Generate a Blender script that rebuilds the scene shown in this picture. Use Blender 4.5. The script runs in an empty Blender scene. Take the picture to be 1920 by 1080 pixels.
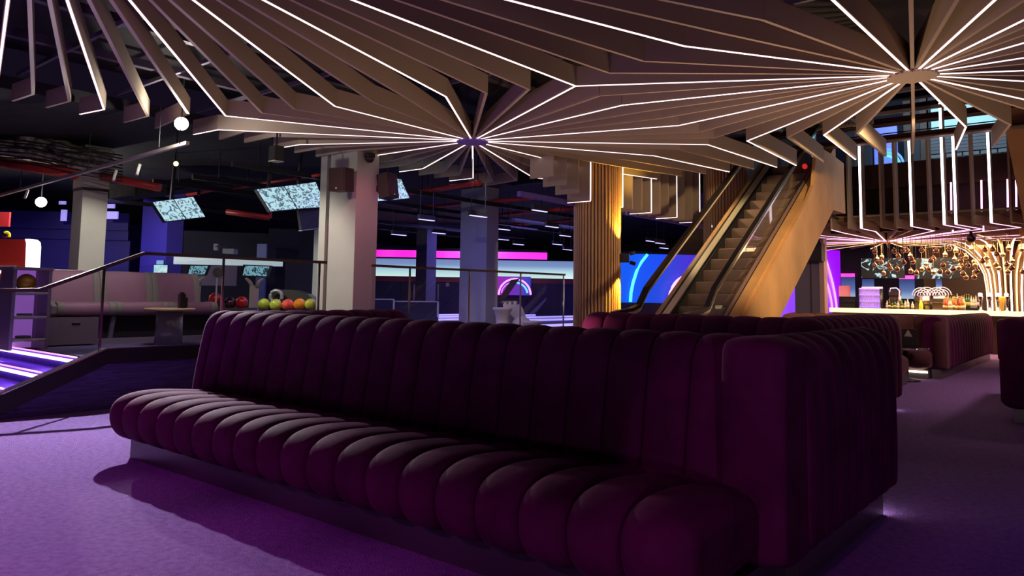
import bpy, math, random
from mathutils import Vector, Matrix
random.seed(7)
SC = bpy.context.scene
COL = SC.collection
PI = math.pi

# ------------------------------------------------------------------ camera
# x runs along the long sofa, y away from its front; the camera looks 39.5 degrees left of +y
F, CX, CY, H = 1400.0, 960.0, 428.5, 1.25
PITCH, ROLL, YAW = math.radians(5.04), math.radians(0.78), math.radians(39.48)
_yaw = Matrix.Rotation(YAW, 3, 'Z')
_fw = _yaw @ Vector((0, math.cos(PITCH), math.sin(PITCH)))
_u0 = _yaw @ Vector((0, -math.sin(PITCH), math.cos(PITCH)))
_r0 = _yaw @ Vector((1, 0, 0))
_rt = _r0 * math.cos(ROLL) + _u0 * math.sin(ROLL)
_up = _u0 * math.cos(ROLL) - _r0 * math.sin(ROLL)
cam = bpy.data.cameras.new('camera')
cam.sensor_fit = 'HORIZONTAL'; cam.sensor_width = 36.0
cam.lens = F * 36.0 / 1920.0
cam.shift_y = (CY - 540.0) / 1920.0
cam.clip_start = 0.05; cam.clip_end = 200
co = bpy.data.objects.new('camera', cam); COL.objects.link(co)
m3 = Matrix((_rt, _up, -_fw)).transposed()
co.matrix_world = Matrix.Translation((0, 0, H)) @ m3.to_4x4()
SC.camera = co

def _ray(x, y): return _fw + _rt * ((x - CX) / F) - _up * ((y - CY) / F)
_O = Vector((0, 0, H))
def PX(x, y, X): r = _ray(x, y); return _O + r * (X / r.x)       # sight line met with the plane x = X
def PY(x, y, Y): r = _ray(x, y); return _O + r * (Y / r.y)       # ... y = Y
def PZ(x, y, z): r = _ray(x, y); return _O + r * ((z - H) / r.z) # ... height z
_hf = _yaw @ Vector((0, 1, 0)); _hr = _yaw @ Vector((1, 0, 0))
def PD(x, y, d): r = _ray(x, y); return _O + r * (d / r.dot(_hf)) # ... at distance d ahead

# ------------------------------------------------------------------ world, exposure
SC.view_settings.view_transform = 'Standard'
SC.view_settings.look = 'None'
SC.view_settings.gamma = 1.0
SC.view_settings.use_curve_mapping = False
SC.view_settings.exposure = 0.0
w = bpy.data.worlds.new('world'); SC.world = w; w.use_nodes = True
w.node_tree.nodes['Background'].inputs[0].default_value = (0.05, 0.03, 0.09, 1)
w.node_tree.nodes['Background'].inputs[1].default_value = 0.12

def lamp(kind, loc, col, power, aim=None, size=0.1, spot=None, blend=0.5, name='lamp'):
    l = bpy.data.lights.new(name, kind); l.color = col; l.energy = power
    if kind == 'AREA':
        l.shape = 'RECTANGLE'
        l.size, l.size_y = size if isinstance(size, tuple) else (size, size)
    else:
        l.shadow_soft_size = size
    if spot:
        l.spot_size = math.radians(spot); l.spot_blend = blend
    o = bpy.data.objects.new(name, l); COL.objects.link(o); o.location = loc
    if aim is not None:
        o.rotation_euler = (Vector(aim) - Vector(loc)).to_track_quat('-Z', 'Y').to_euler()
    return o
WARM = (1.0, 0.70, 0.38); WHITE = (1.0, 0.93, 0.82); PURP = (0.42, 0.12, 1.0); PINK = (1.0, 0.25, 0.55); BLUE = (0.12, 0.1, 1.0)
# two white track spots at the platform edge (both seen in the picture)
lamp('POINT', (-9.53, 4.69, 3.37), WHITE, 60, size=0.035, name='track_or_fill_spot')
lamp('SPOT', (-9.53, 4.69, 3.37), (0.96, 0.9, 1.0), 3000, (-6.2, 1.5, 0), 0.035, 64, 1.0, 'track_or_fill_spot')
lamp('POINT', (-16.7, 5.52, 2.95), WHITE, 110, size=0.05, name='track_or_fill_spot')
lamp('SPOT', (-16.7, 5.52, 2.95), WHITE, 2600, (-7.5, 2.2, 0.2), 0.05, 44, 0.7, 'track_or_fill_spot')
lamp('SPOT', (-11.6, 5.0, 3.3), WHITE, 240, (-14.2, 5.3, 1.6), 0.05, 50, 0.7, 'track_or_fill_spot')
lamp('SPOT', (-8.5, 3.9, 3.45), (1, 0.72, 0.92), 110, (-10.5, 4.8, 1.1), 0.05, 60, 0.7, 'track_or_fill_spot')  # pinkish spot added over the railing to brighten the banquette
lamp('SPOT', (-8.4, 9.4, 3.45), (1, 0.8, 0.85), 130, (-10.0, 11.6, 0.7), 0.05, 60, 0.7, 'track_or_fill_spot')  # unseen spot added to brighten the pale play sculpture
lamp('SPOT', (-11.5, 5.5, 3.4), WHITE, 330, (-10.7, 8.4, 1.1), 0.05, 60, 0.7, 'track_or_fill_spot')
# violet house lights in the slatted ceiling over the lounge
MAG = (0.95, 0.13, 1.0); VIO = (0.6, 0.1, 1.0)
for (x, y, p, c, a) in ((-6.6, 0.5, 60, MAG, 85), (-3.4, 0.9, 50, MAG, 60), (2.2, 4.6, 120, VIO, 100)):
    lamp('SPOT', (x, y, 3.55), c, p, (x, y, 0), 0.12, a, 0.8, 'violet_downlight')
for x in (-5.4, -4.3, -3.2, -2.1, -1.0):
    lamp('SPOT', (x, -2.4, 3.3), (1.0, 0.14, 0.85), 170, (x, 1.35, 0.0), 0.04, 27, 0.6, 'magenta_fill_spot')  # unseen spots added behind the camera to lift the seat fronts
lamp('SPOT', (-0.7, -2.4, 3.3), (1.0, 0.14, 0.85), 130, (-1.22, 3.07, 0.62), 0.04, 13, 0.5, 'magenta_fill_spot')  # unseen narrow spot added to lift the sofa's corner channel
# added warm uplights, hidden among the booths, to brighten the ceiling fins
for (x, y, p) in ((-4.6, 6.0, 110), (-3.4, 8.6, 120), (0.6, 10.9, 170)):
    lamp('SPOT', (x, y, 0.6), (1.0, 0.66, 0.42), p, (x - 0.6, y + 0.6, 3.6), 0.1, 150, 0.8, 'fin_fill_uplight')
lamp('SPOT', (-3.2, 7.9, 0.6), (1.0, 0.66, 0.42), 170, (-1.7, 8.4, 3.6), 0.1, 130, 0.8, 'fin_fill_uplight')
lamp('SPOT', (1.6, -0.8, 0.5), (0.75, 0.42, 0.8), 110, (0.6, 3.0, 3.6), 0.1, 130, 0.8, 'fin_fill_uplight')  # tinted uplights from here on are added out of view for the fins
lamp('SPOT', (-7.9, 0.8, 0.3), (0.45, 0.10, 1.0), 120, (-7.0, 4.0, 3.8), 0.1, 110, 0.8, 'fin_fill_uplight')
lamp('SPOT', (-5.0, 0.1, 0.3), (0.7, 0.38, 0.9), 80, (-4.8, 2.0, 3.6), 0.1, 130, 0.8, 'fin_fill_uplight')
# warm wash over the escalator and the seating beyond
lamp('SPOT', (-1.6, 10.5, 3.5), WARM, 800, (-4.6, 13.0, 2.2), 0.1, 70, 0.7, 'warm_spot_light')
lamp('SPOT', (-7.0, 12.9, 3.5), WARM, 160, (-5.4, 13.4, 2.2), 0.1, 90, 0.7, 'warm_spot_light')
lamp('SPOT', (0.2, 12.5, 3.5), (1, 0.62, 0.62), 260, (0.0, 12.5, 0), 0.2, 130, 0.8, 'warm_downlight')
lamp('SPOT', (-8.3, 6.9, 3.5), (1.0, 0.3, 0.45), 70, (-9.8, 8.1, 2.0), 0.1, 70, 0.8, 'pink_spot_light')
# bowling hall
for (x, y, p) in ((-10.8, 10.2, 60), (-14, 17, 170), (-19, 21, 180), (-18, 6, 60)):
    lamp('AREA', (x, y, 3.3), (0.30, 0.24, 1.0), p, (x, y, 0), (3, 3), name='blue_hall_light')
# bar
lamp('AREA', (-2.5, 20.6, 2.6), (1.0, 0.66, 0.32), 260, (-2.5, 20.6, 0), (5, 1.5), name='bar_canopy_light')
for x in (-4.6, -2.6, -0.8): lamp('SPOT', (x, 21.9, 1.3), (1.0, 0.62, 0.25), 70, (x, 21.2, 2.8), 0.1, 150, 0.8, 'bar_uplight')
# upper floor
lamp('AREA', (-3.2, 20.5, 6.6), (0.55, 0.8, 1.0), 60, (-3.0, 22, 4.5), (4, 1), name='upper_floor_light')

# ------------------------------------------------------------------ materials
_M = {}
def mat(name, col, rough=0.6, metal=0.0, emit=None, es=0.0, noise=0.0, nscale=8.0, bump=0.0, bscale=60.0, spec=0.5, sheen=0.0, sheencol=None, trans=0.0, stretch=None, coat=0.0, ior=1.45):
    if name in _M: return _M[name]
    m = bpy.data.materials.new(name); m.use_nodes = True
    nt = m.node_tree; b = nt.nodes['Principled BSDF']
    b.inputs['Base Color'].default_value = (*col, 1)
    b.inputs['Roughness'].default_value = rough
    b.inputs['Metallic'].default_value = metal
    b.inputs['Specular IOR Level'].default_value = spec
    b.inputs['IOR'].default_value = ior
    if trans: b.inputs['Transmission Weight'].default_value = trans
    if coat: b.inputs['Coat Weight'].default_value = coat
    if sheen:
        b.inputs['Sheen Weight'].default_value = sheen
        b.inputs['Sheen Roughness'].default_value = 0.35
        b.inputs['Sheen Tint'].default_value = (*(sheencol or (1, 1, 1)), 1)
    if emit:
        b.inputs['Emission Color'].default_value = (*emit, 1); b.inputs['Emission Strength'].default_value = es
    tc = None
    if noise or bump:
        tc = nt.nodes.new('ShaderNodeTexCoord'); mp = nt.nodes.new('ShaderNodeMapping')
        nt.links.new(tc.outputs['Object'], mp.inputs['Vector'])
        if stretch: mp.inputs['Scale'].default_value = stretch
    if noise:
        n = nt.nodes.new('ShaderNodeTexNoise'); n.inputs['Scale'].default_value = nscale; n.inputs['Detail'].default_value = 4
        nt.links.new(mp.outputs[0], n.inputs['Vector'])
        r = nt.nodes.new('ShaderNodeValToRGB')
        r.color_ramp.elements[0].position = 0.3; r.color_ramp.elements[1].position = 0.7
        r.color_ramp.elements[0].color = (*[max(0, c * (1 - noise)) for c in col], 1)
        r.color_ramp.elements[1].color = (*[min(1, c * (1 + noise)) for c in col], 1)
        nt.links.new(n.outputs['Fac'], r.inputs['Fac']); nt.links.new(r.outputs['Color'], b.inputs['Base Color'])
    if bump:
        n2 = nt.nodes.new('ShaderNodeTexNoise'); n2.inputs['Scale'].default_value = bscale; n2.inputs['Detail'].default_value = 3
        nt.links.new(mp.outputs[0], n2.inputs['Vector'])
        bp = nt.nodes.new('ShaderNodeBump'); bp.inputs['Strength'].default_value = bump; bp.inputs['Distance'].default_value = 0.02
        nt.links.new(n2.outputs['Fac'], bp.inputs['Height']); nt.links.new(bp.outputs['Normal'], b.inputs['Normal'])
    _M[name] = m
    return m

def screen_mat(name, c0, c1, es, scale=5.0, kind='comic', stretch=(1, 1, 1), lo=0.44):
    if name in _M: return _M[name]
    m = bpy.data.materials.new(name); m.use_nodes = True; nt = m.node_tree; b = nt.nodes['Principled BSDF']
    b.inputs['Base Color'].default_value = (0.01, 0.01, 0.01, 1); b.inputs['Roughness'].default_value = 0.25
    tc = nt.nodes.new('ShaderNodeTexCoord'); mp = nt.nodes.new('ShaderNodeMapping'); mp.inputs['Scale'].default_value = stretch
    nt.links.new(tc.outputs['Object'], mp.inputs['Vector'])
    n = nt.nodes.new('ShaderNodeTexNoise'); n.inputs['Scale'].default_value = scale; n.inputs['Detail'].default_value = 5; n.inputs['Distortion'].default_value = 1.5
    nt.links.new(mp.outputs[0], n.inputs['Vector'])
    r = nt.nodes.new('ShaderNodeValToRGB'); e = r.color_ramp.elements
    if kind == 'comic':
        e[0].position = lo; e[1].position = lo + 0.06; r.color_ramp.interpolation = 'LINEAR'
    elif kind == 'soft':
        e[0].position = 0.3; e[1].position = 0.7
    e[0].color = (*c0, 1); e[1].color = (*c1, 1)
    nt.links.new(n.outputs['Fac'], r.inputs['Fac']); nt.links.new(r.outputs['Color'], b.inputs['Emission Color'])
    b.inputs['Emission Strength'].default_value = es
    _M[name] = m; return m

def grad_mat(name, stops, es, axis='Z', lo=0.0, hi=1.0):
    """a lit panel whose light fades along one axis of the object (a backlit wall or graphic screen)"""
    if name in _M: return _M[name]
    m = bpy.data.materials.new(name); m.use_nodes = True; nt = m.node_tree; b = nt.nodes['Principled BSDF']
    b.inputs['Base Color'].default_value = (0.02, 0.02, 0.03, 1); b.inputs['Roughness'].default_value = 0.4
    tc = nt.nodes.new('ShaderNodeTexCoord'); sp = nt.nodes.new('ShaderNodeSeparateXYZ')
    nt.links.new(tc.outputs['Generated'], sp.inputs[0])
    r = nt.nodes.new('ShaderNodeValToRGB'); e = r.color_ramp.elements
    while len(e) < len(stops): e.new(0.5)
    for k, (p, c) in enumerate(stops): e[k].position = p; e[k].color = (*c, 1)
    nt.links.new(sp.outputs[axis], r.inputs['Fac']); nt.links.new(r.outputs['Color'], b.inputs['Emission Color'])
    b.inputs['Emission Strength'].default_value = es
    _M[name] = m; return m

def glow(name, col, es): return mat(name, (0.8, 0.8, 0.8), 0.5, emit=col, es=es)

VELVET = mat('plum_velvet', (0.094, 0.010, 0.066), 0.75, noise=0.25, nscale=5, bump=0.08, bscale=25, spec=0.06, sheen=0.06, sheencol=(0.75, 0.3, 0.6))
VELVET_B = mat('brown_velvet', (0.10, 0.04, 0.045), 0.75, noise=0.2, nscale=4, spec=0.15, sheen=0.25, sheencol=(0.8, 0.5, 0.5))
PLINTH = mat('plinth_dark_metal', (0.12, 0.11, 0.13), 0.3, 0.6)
PLINTH_L = mat('plinth_brushed_metal', (0.22, 0.20, 0.19), 0.35, 0.7)
CARPET = mat('purple_carpet', (0.26, 0.15, 0.40), 0.95, noise=0.18, nscale=26, bump=0.9, bscale=110, spec=0.05)
CARPET2 = mat('platform_carpet', (0.12, 0.10, 0.22), 0.95, noise=0.12, nscale=3, bump=0.2, bscale=120, spec=0.1)
STEPC = mat('step_carpet', (0.16, 0.06, 0.5), 0.9, noise=0.15, nscale=10, bump=0.3, bscale=120, spec=0.1)
RIBBED = mat('ribbed_wall_carpet', (0.13, 0.075, 0.26), 0.9, noise=0.35, nscale=3, bump=0.6, bscale=10, stretch=(1.5, 1.5, 22), spec=0.15)
FIN = mat('taupe_fin_paint', (0.42, 0.33, 0.25), 0.55, noise=0.04, nscale=1.5)
LED = glow('led_warm_pink', (1.0, 0.72, 0.76), 2.3)
LEDP = glow('led_pink', (1.0, 0.42, 0.75), 3.0)
LEDW = glow('led_white', (1.0, 0.88, 0.9), 5.0)
DISC_P = mat('hub_violet_light_tint', (0.22, 0.13, 0.55), 0.5)  # violet light falling on the hub disc, put into its base colour
BLACK = mat('black_paint', (0.018, 0.016, 0.018), 0.6)
SOFFIT = mat('dark_soffit', (0.022, 0.02, 0.022), 0.8, noise=0.3, nscale=1.5, bump=0.4, bscale=6)
STEEL = mat('black_steel', (0.03, 0.03, 0.035), 0.45, 0.5)
RAILM = mat('brown_rail_metal', (0.16, 0.12, 0.11), 0.35, 0.7)
CHROME = mat('chrome', (0.8, 0.8, 0.8), 0.15, 1.0)
REDPIPE = mat('red_sprinkler_pipe', (0.55, 0.05, 0.04), 0.4)
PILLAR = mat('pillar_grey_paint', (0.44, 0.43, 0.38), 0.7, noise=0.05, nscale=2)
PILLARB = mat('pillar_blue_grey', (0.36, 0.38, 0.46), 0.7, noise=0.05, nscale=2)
WOOD = mat('oak_cladding', (0.55, 0.30, 0.12), 0.5, noise=0.18, nscale=1.6, stretch=(1, 1, 0.6), bump=0.05)
WOODF = mat('fluted_oak', (0.55, 0.33, 0.16), 0.5, noise=0.12, nscale=6, stretch=(3, 3, 0.3))
CREAM = mat('cream_deck', (0.78, 0.70, 0.50), 0.4, 0.2)
RUBBER = mat('black_handrail', (0.02, 0.015, 0.015), 0.25, spec=0.6)
STEPM = mat('escalator_step', (0.20, 0.13, 0.10), 0.5, 0.3)
TRIMB = mat('dark_brown_trim', (0.02, 0.013, 0.02), 0.45, spec=0.4)
BROWN = mat('brown_fascia', (0.07, 0.025, 0.02), 0.6, noise=0.1, nscale=1)
MAUVE = mat('mauve_upholstery', (0.27, 0.145, 0.20), 0.6, noise=0.06, nscale=4, bump=0.05)
OLIVE = mat('grey_olive_upholstery', (0.22, 0.21, 0.18), 0.6, noise=0.06, nscale=4)
GREYP = mat('grey_laminate', (0.20, 0.17, 0.22), 0.5)
SPK = mat('speaker_brown_black', (0.035, 0.018, 0.016), 0.6)
GLASSM = None
def glass():
    global GLASSM
    if GLASSM: return GLASSM
    m = bpy.data.materials.new('clear_glass'); m.use_nodes = True; nt = m.node_tree
    nt.nodes.remove(nt.nodes['Principled BSDF'])
    t = nt.nodes.new('ShaderNodeBsdfTransparent'); t.inputs[0].default_value = (0.93, 0.95, 0.95, 1)
    g = nt.nodes.new('ShaderNodeBsdfGlossy'); g.inputs['Roughness'].default_value = 0.02
    lw = nt.nodes.new('ShaderNodeLayerWeight'); lw.inputs['Blend'].default_value = 0.12
    gm = nt.nodes.new('ShaderNodeNewGeometry'); mu = nt.nodes.new('ShaderNodeMath'); mu.operation = 'SUBTRACT'; mu.inputs[0].default_value = 1.0
    nt.links.new(gm.outputs['Backfacing'], mu.inputs[1])
    m2 = nt.nodes.new('ShaderNodeMath'); m2.operation = 'MULTIPLY'; nt.links.new(lw.outputs['Facing'], m2.inputs[0]); nt.links.new(mu.outputs[0], m2.inputs[1])
    m4 = nt.nodes.new('ShaderNodeMath'); m4.operation = 'MULTIPLY'; m4.inputs[1].default_value = 0.6; nt.links.new(m2.outputs[0], m4.inputs[0])
    mx = nt.nodes.new('ShaderNodeMixShader')
    nt.links.new(m4.outputs[0], mx.inputs[0]); nt.links.new(t.outputs[0], mx.inputs[1]); nt.links.new(g.outputs[0], mx.inputs[2])
    nt.links.new(mx.outputs[0], nt.nodes['Material Output'].inputs['Surface'])
    GLASSM = m; return m

# ------------------------------------------------------------------ mesh helpers
class MB:
    def __init__(s): s.v = []; s.f = []; s.sm = []
    def quadbox(s, p):                       # 8 points: bottom 4 then top 4
        b = len(s.v); s.v += [tuple(q) for q in p]
        for f in ((3, 2, 1, 0), (4, 5, 6, 7), (0, 1, 5, 4), (1, 2, 6, 5), (2, 3, 7, 6), (3, 0, 4, 7)):
            s.f.append(tuple(b + i for i in f)); s.sm.append(False)
        return s
    def box(s, x0, x1, y0, y1, z0, z1):
        return s.quadbox(((x0, y0, z0), (x1, y0, z0), (x1, y1, z0), (x0, y1, z0), (x0, y0, z1), (x1, y0, z1), (x1, y1, z1), (x0, y1, z1)))
    def bar(s, a, b, w, h, up=(0, 0, 1)):    # box of section w x h along a-b
        a, b = Vector(a), Vector(b); d = (b - a).normalized(); up = Vector(up)
        if abs(d.dot(up)) > 0.98: up = Vector((1, 0, 0))
        x = d.cross(up).normalized() * w / 2; y = x.cross(d).normalized() * h / 2
        return s.quadbox([a - x - y, a + x - y, b + x - y, b - x - y, a - x + y, a + x + y, b + x + y, b - x + y])
    def tube(s, pts, r, n=8, closed=False, caps=True):
        pts = [Vector(p) for p in pts]; N = len(pts); b = len(s.v)
        rr = r if isinstance(r, (list, tuple)) else [r] * N
        for i, p in enumerate(pts):
            if closed: d = pts[(i + 1) % N] - pts[i - 1]
            else: d = pts[min(i + 1, N - 1)] - pts[max(i - 1, 0)]
            d.normalize(); u = Vector((0, 0, 1)) if abs(d.z) < 0.9 else Vector((1, 0, 0))
            x = d.cross(u).normalized(); y = x.cross(d)
            for k in range(n):
                a = 2 * PI * k / n; s.v.append(tuple(p + (x * math.cos(a) + y * math.sin(a)) * rr[i]))
        for i in range(N if closed else N - 1):
            j = (i + 1) % N
            for k in range(n):
                s.f.append((b + i * n + k, b + i * n + (k + 1) % n, b + j * n + (k + 1) % n, b + j * n + k)); s.sm.append(True)
        if caps and not closed:
            s.f.append(tuple(b + k for k in range(n))[::-1]); s.f.append(tuple(b + (N - 1) * n + k for k in range(n))); s.sm += [False, False]
        return s
    def lathe(s, prof, c=(0, 0, 0), n=16, smooth=True):
        b = len(s.v); c = Vector(c)
        for (r, z) in prof:
            for k in range(n):
                a = 2 * PI * k / n; s.v.append((c.x + r * math.cos(a), c.y + r * math.sin(a), c.z + z))
        for i in range(len(prof) - 1):
            for k in range(n):
                s.f.append((b + i * n + k, b + i * n + (k + 1) % n, b + (i + 1) * n + (k + 1) % n, b + (i + 1) * n + k)); s.sm.append(smooth)
        s.f.append(tuple(b + k for k in range(n))[::-1]); s.f.append(tuple(b + (len(prof) - 1) * n + k for k in range(n))); s.sm += [False, False]
        return s
    def sphere(s, c, r, n=16, m=10, sq=(1, 1, 1)):
        b = len(s.v); c = Vector(c)
        for i in range(m + 1):
            t = PI * i / m
            for k in range(n):
                a = 2 * PI * k / n
                s.v.append((c.x + r * sq[0] * math.sin(t) * math.cos(a), c.y + r * sq[1] * math.sin(t) * math.sin(a), c.z + r * sq[2] * math.cos(t)))
        for i in range(m):
            for k in range(n):
                s.f.append((b + i * n + k, b + (i + 1) * n + k, b + (i + 1) * n + (k + 1) % n, b + i * n + (k + 1) % n)); s.sm.append(True)
        return s
    def prism(s, poly, a0, a1, put, smooth=False):
        """poly: 2-D outline, extruded from a0 to a1; put(a, p, q) -> point"""
        b = len(s.v); n = len(poly)
        for a in (a0, a1): s.v += [tuple(put(a, p, q)) for (p, q) in poly]
        for k in range(n):
            s.f.append((b + k, b + (k + 1) % n, b + n + (k + 1) % n, b + n + k)); s.sm.append(smooth)
        s.f.append(tuple(b + k for k in range(n))[::-1]); s.f.append(tuple(b + n + k for k in range(n))); s.sm += [False, False]
        return s
    def panel(s, a, b, c, d, t):             # flat quad a-b-c-d given thickness t backwards
        a, b, c, d = map(Vector, (a, b, c, d)); nrm = (b - a).cross(d - a).normalized() * t
        return s.quadbox([a - nrm, b - nrm, c - nrm, d - nrm, a, b, c, d])
    def build(s, name, m, parent=None, fix=True):
        me = bpy.data.meshes.new(name); me.from_pydata(s.v, [], s.f)
        me.polygons.foreach_set('use_smooth', s.sm)
        if m: me.materials.append(m)
        me.update()
        if fix:
            import bmesh
            bm = bmesh.new(); bm.from_mesh(me); bmesh.ops.recalc_face_normals(bm, faces=bm.faces); bm.to_mesh(me); bm.free()
        o = bpy.data.objects.new(name, me); COL.objects.link(o)
        if parent is not None:
            o.parent = parent; o.matrix_parent_inverse = Matrix.Translation(-Vector(parent.location)) if parent.type == 'EMPTY' else Matrix()
        return o
def tag(o, label=None, cat=None, group=None, kind=None):
    if label: o['label'] = label
    if cat: o['category'] = cat
    if group: o['group'] = group
    if kind: o['kind'] = kind
    return o
def thing(name, label, cat, loc=(0, 0, 0), group=None):
    o = bpy.data.objects.new(name, None); o.empty_display_size = 0.1; COL.objects.link(o); o.location = loc
    return tag(o, label, cat, group)
def struct(name, mb, m, label=None):
    return tag(mb.build(name, m), label, kind='structure')
def copy_tree(o, parent=None):
    c = o.copy(); COL.objects.link(c)
    if parent is not None: c.parent = parent
    for ch in o.children: copy_tree(ch, c)
    return c
def chaikin(p, n=2, closed=True):
    for _ in range(n):
        q = []; N = len(p)
        for i in range(N if closed else N - 1):
            a, b = p[i], p[(i + 1) % N]
            q.append((a[0] * .75 + b[0] * .25, a[1] * .75 + b[1] * .25)); q.append((a[0] * .25 + b[0] * .75, a[1] * .25 + b[1] * .75))
        p = q if closed else [p[0]] + q + [p[-1]]
    return p
def arc(c, r, a0, a1, n): return [(c[0] + r * math.cos(a0 + (a1 - a0) * i / n), c[1] + r * math.sin(a0 + (a1 - a0) * i / n)) for i in range(n + 1)]

SAMP = (-1, -.97, -.9, -.75, -.4, 0, .4, .75, .9, .97, 1)
def channel(prof, a0, a1, put, d=0.035, end0=0.0, end1=0.0):
    """one stuffed channel of upholstery: closed outline prof swept a0..a1, pinched at its seams"""
    mb = MB(); n = len(prof)
    nr = []
    for i in range(n):
        p, q = prof[i - 1], prof[(i + 1) % n]; t = Vector((q[0] - p[0], q[1] - p[1])).normalized(); nr.append((t.y, -t.x))
    area = sum(prof[i][0] * prof[(i + 1) % n][1] - prof[(i + 1) % n][0] * prof[i][1] for i in range(n))
    sg = 1 if area > 0 else -1
    for s in SAMP:
        f = math.sqrt(max(0, 1 - abs(s) ** 4))
        dd = d
        if s < 0 and end0: dd = end0
        if s > 0 and end1: dd = end1
        off = dd * (1 - f) if not ((s < 0 and end0) or (s > 0 and end1)) else dd * (1 - math.sqrt(max(0, 1 - s * s)))
        a = (a0 + a1) / 2 + s * (a1 - a0) / 2
        for (p, k) in zip(prof, nr): mb.v.append(tuple(put(a, p[0] - sg * k[0] * off, p[1] - sg * k[1] * off)))
    for j in range(len(SAMP) - 1):
        for i in range(n):
            mb.f.append((j * n + i, j * n + (i + 1) % n, (j + 1) * n + (i + 1) % n, (j + 1) * n + i)); mb.sm.append(True)
    mb.f.append(tuple(range(n))); mb.f.append(tuple((len(SAMP) - 1) * n + i for i in range(n))); mb.sm += [False, False]
    return mb
def zs(prof, k): return [(p, q * k) for p, q in prof]
def run(parent, name, prof, edges, put, m, d=0.035, e0=0.0, e1=0.0):
    for i in range(len(edges) - 1):
        channel(prof, edges[i], edges[i + 1], put, d, e0 if i == 0 else 0, e1 if i == len(edges) - 2 else 0).build(name, m, parent)
ALX = lambda a, p, q: (a, p, q)     # channels laid out along x, outline in (y, z)
ALY = lambda a, p, q: (p, a, q)     # channels laid out along y, outline in (x, z)
def lin(a, b, n): return [a + (b - a) * i / n for i in range(n + 1)]

# ================================================================== setting
struct('floor', MB().box(-8.35, 7, -4, 26, -0.1, 0), CARPET, 'purple carpet of the lounge floor')
struct('floor', MB().box(-26, -8.35, 3.2, 30, -0.1, 0.53), CARPET2, 'raised dark carpet platform beside the lounge')
struct('ceiling', MB().box(-10.9, 7, -4, 10.6, 4.3, 4.4).box(-10.9, -7.95, 10.6, 13.35, 4.3, 4.4), BLACK, 'black ceiling above the slatted fins')
struct('ceiling', MB().box(-30, -10.95, -4, 32, 3.78, 3.95), SOFFIT, 'low black ceiling over the bowling lanes')
struct('ceiling', MB().box(-10.95, -7.95, 13.4, 32, 3.78, 3.95), SOFFIT)
struct('wall_back', MB().box(-30, 7, 32, 32.2, 0, 8), BLACK)
struct('wall_left', MB().box(-30.2, -30, -4, 32, 0, 4), mat('navy_wall', (0.05, 0.04, 0.22), 0.7))
struct('wall_right', MB().box(7, 7.2, -4, 32, 0, 8), BLACK)
struct('wall_front', MB().box(-30, 7, -4.2, -4, 0, 5), mat('dim_wall', (0.06, 0.04, 0.07), 0.8))

# side wall of the platform and steps: ribbed carpet, brown trim, glass rail
def P8(v, z): return (v, z)
face = [(1.9, 0), (12.2, 0), (12.2, 0.47), (3.43, 0.47), (2.57, 0.09), (1.9, 0.0)]
struct('wall_platform', MB().prism(face[:-1], -8.42, -8.30, lambda a, p, q: (a, p, q)), RIBBED, 'ribbed dark violet side wall of the raised platform')
trim = [(1.75, -0.02 + 0.02), (2.49, 0.24), (3.41, 0.62), (12.2, 0.62), (12.2, 0.47), (3.43, 0.47), (2.57, 0.09), (2.3, 0.0)]
struct('trim_1', MB().prism(trim, -8.45, -8.27, lambda a, p, q: (a, p, q)), TRIMB, 'dark brown band edging the platform and steps')
struct('trim_2', MB().bar((-8.28, 2.49, 0.245), (-8.28, 3.41, 0.625), 0.02, 0.012).bar((-8.28, 3.41, 0.625), (-8.28, 12.2, 0.625), 0.02, 0.012), CHROME)
st = thing('carpeted_steps', 'violet carpeted steps with glowing white and pink nosings', 'steps', (-10.5, 2.5, 0))
for k in range(4):
    z = 0.53 - 0.1325 * k; y = 3.19 - 0.32 * k
    MB().box(-14, -8.45, y, 3.3 if k == 0 else y + 0.34, z - 0.1325, z).build('step', STEPC, st)
    s1 = MB().box(-14, -8.46, y - 0.012, y + 0.012, z + 0.0, z + 0.012).build('nosing_strip', glow('nosing_pink', (1.0, 0.35, 0.75), 1.6), st)
    s2 = MB().box(-14, -8.46, y - 0.022, y - 0.002, z - 0.052, z - 0.02).build('riser_light', glow('nosing_white', (0.9, 0.65, 1.0), 2.6), st)
for k in range(3):
    y = 3.19 - 0.32 * k
    lamp('AREA', (-10.5, y - 0.06, 0.53 - 0.1325 * k - 0.03), (0.35, 0.1, 1.0), 5, (-10.5, y - 0.4, 0.53 - 0.1325 * (k + 1)), (3.9, 0.02), name='step_glow')

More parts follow.
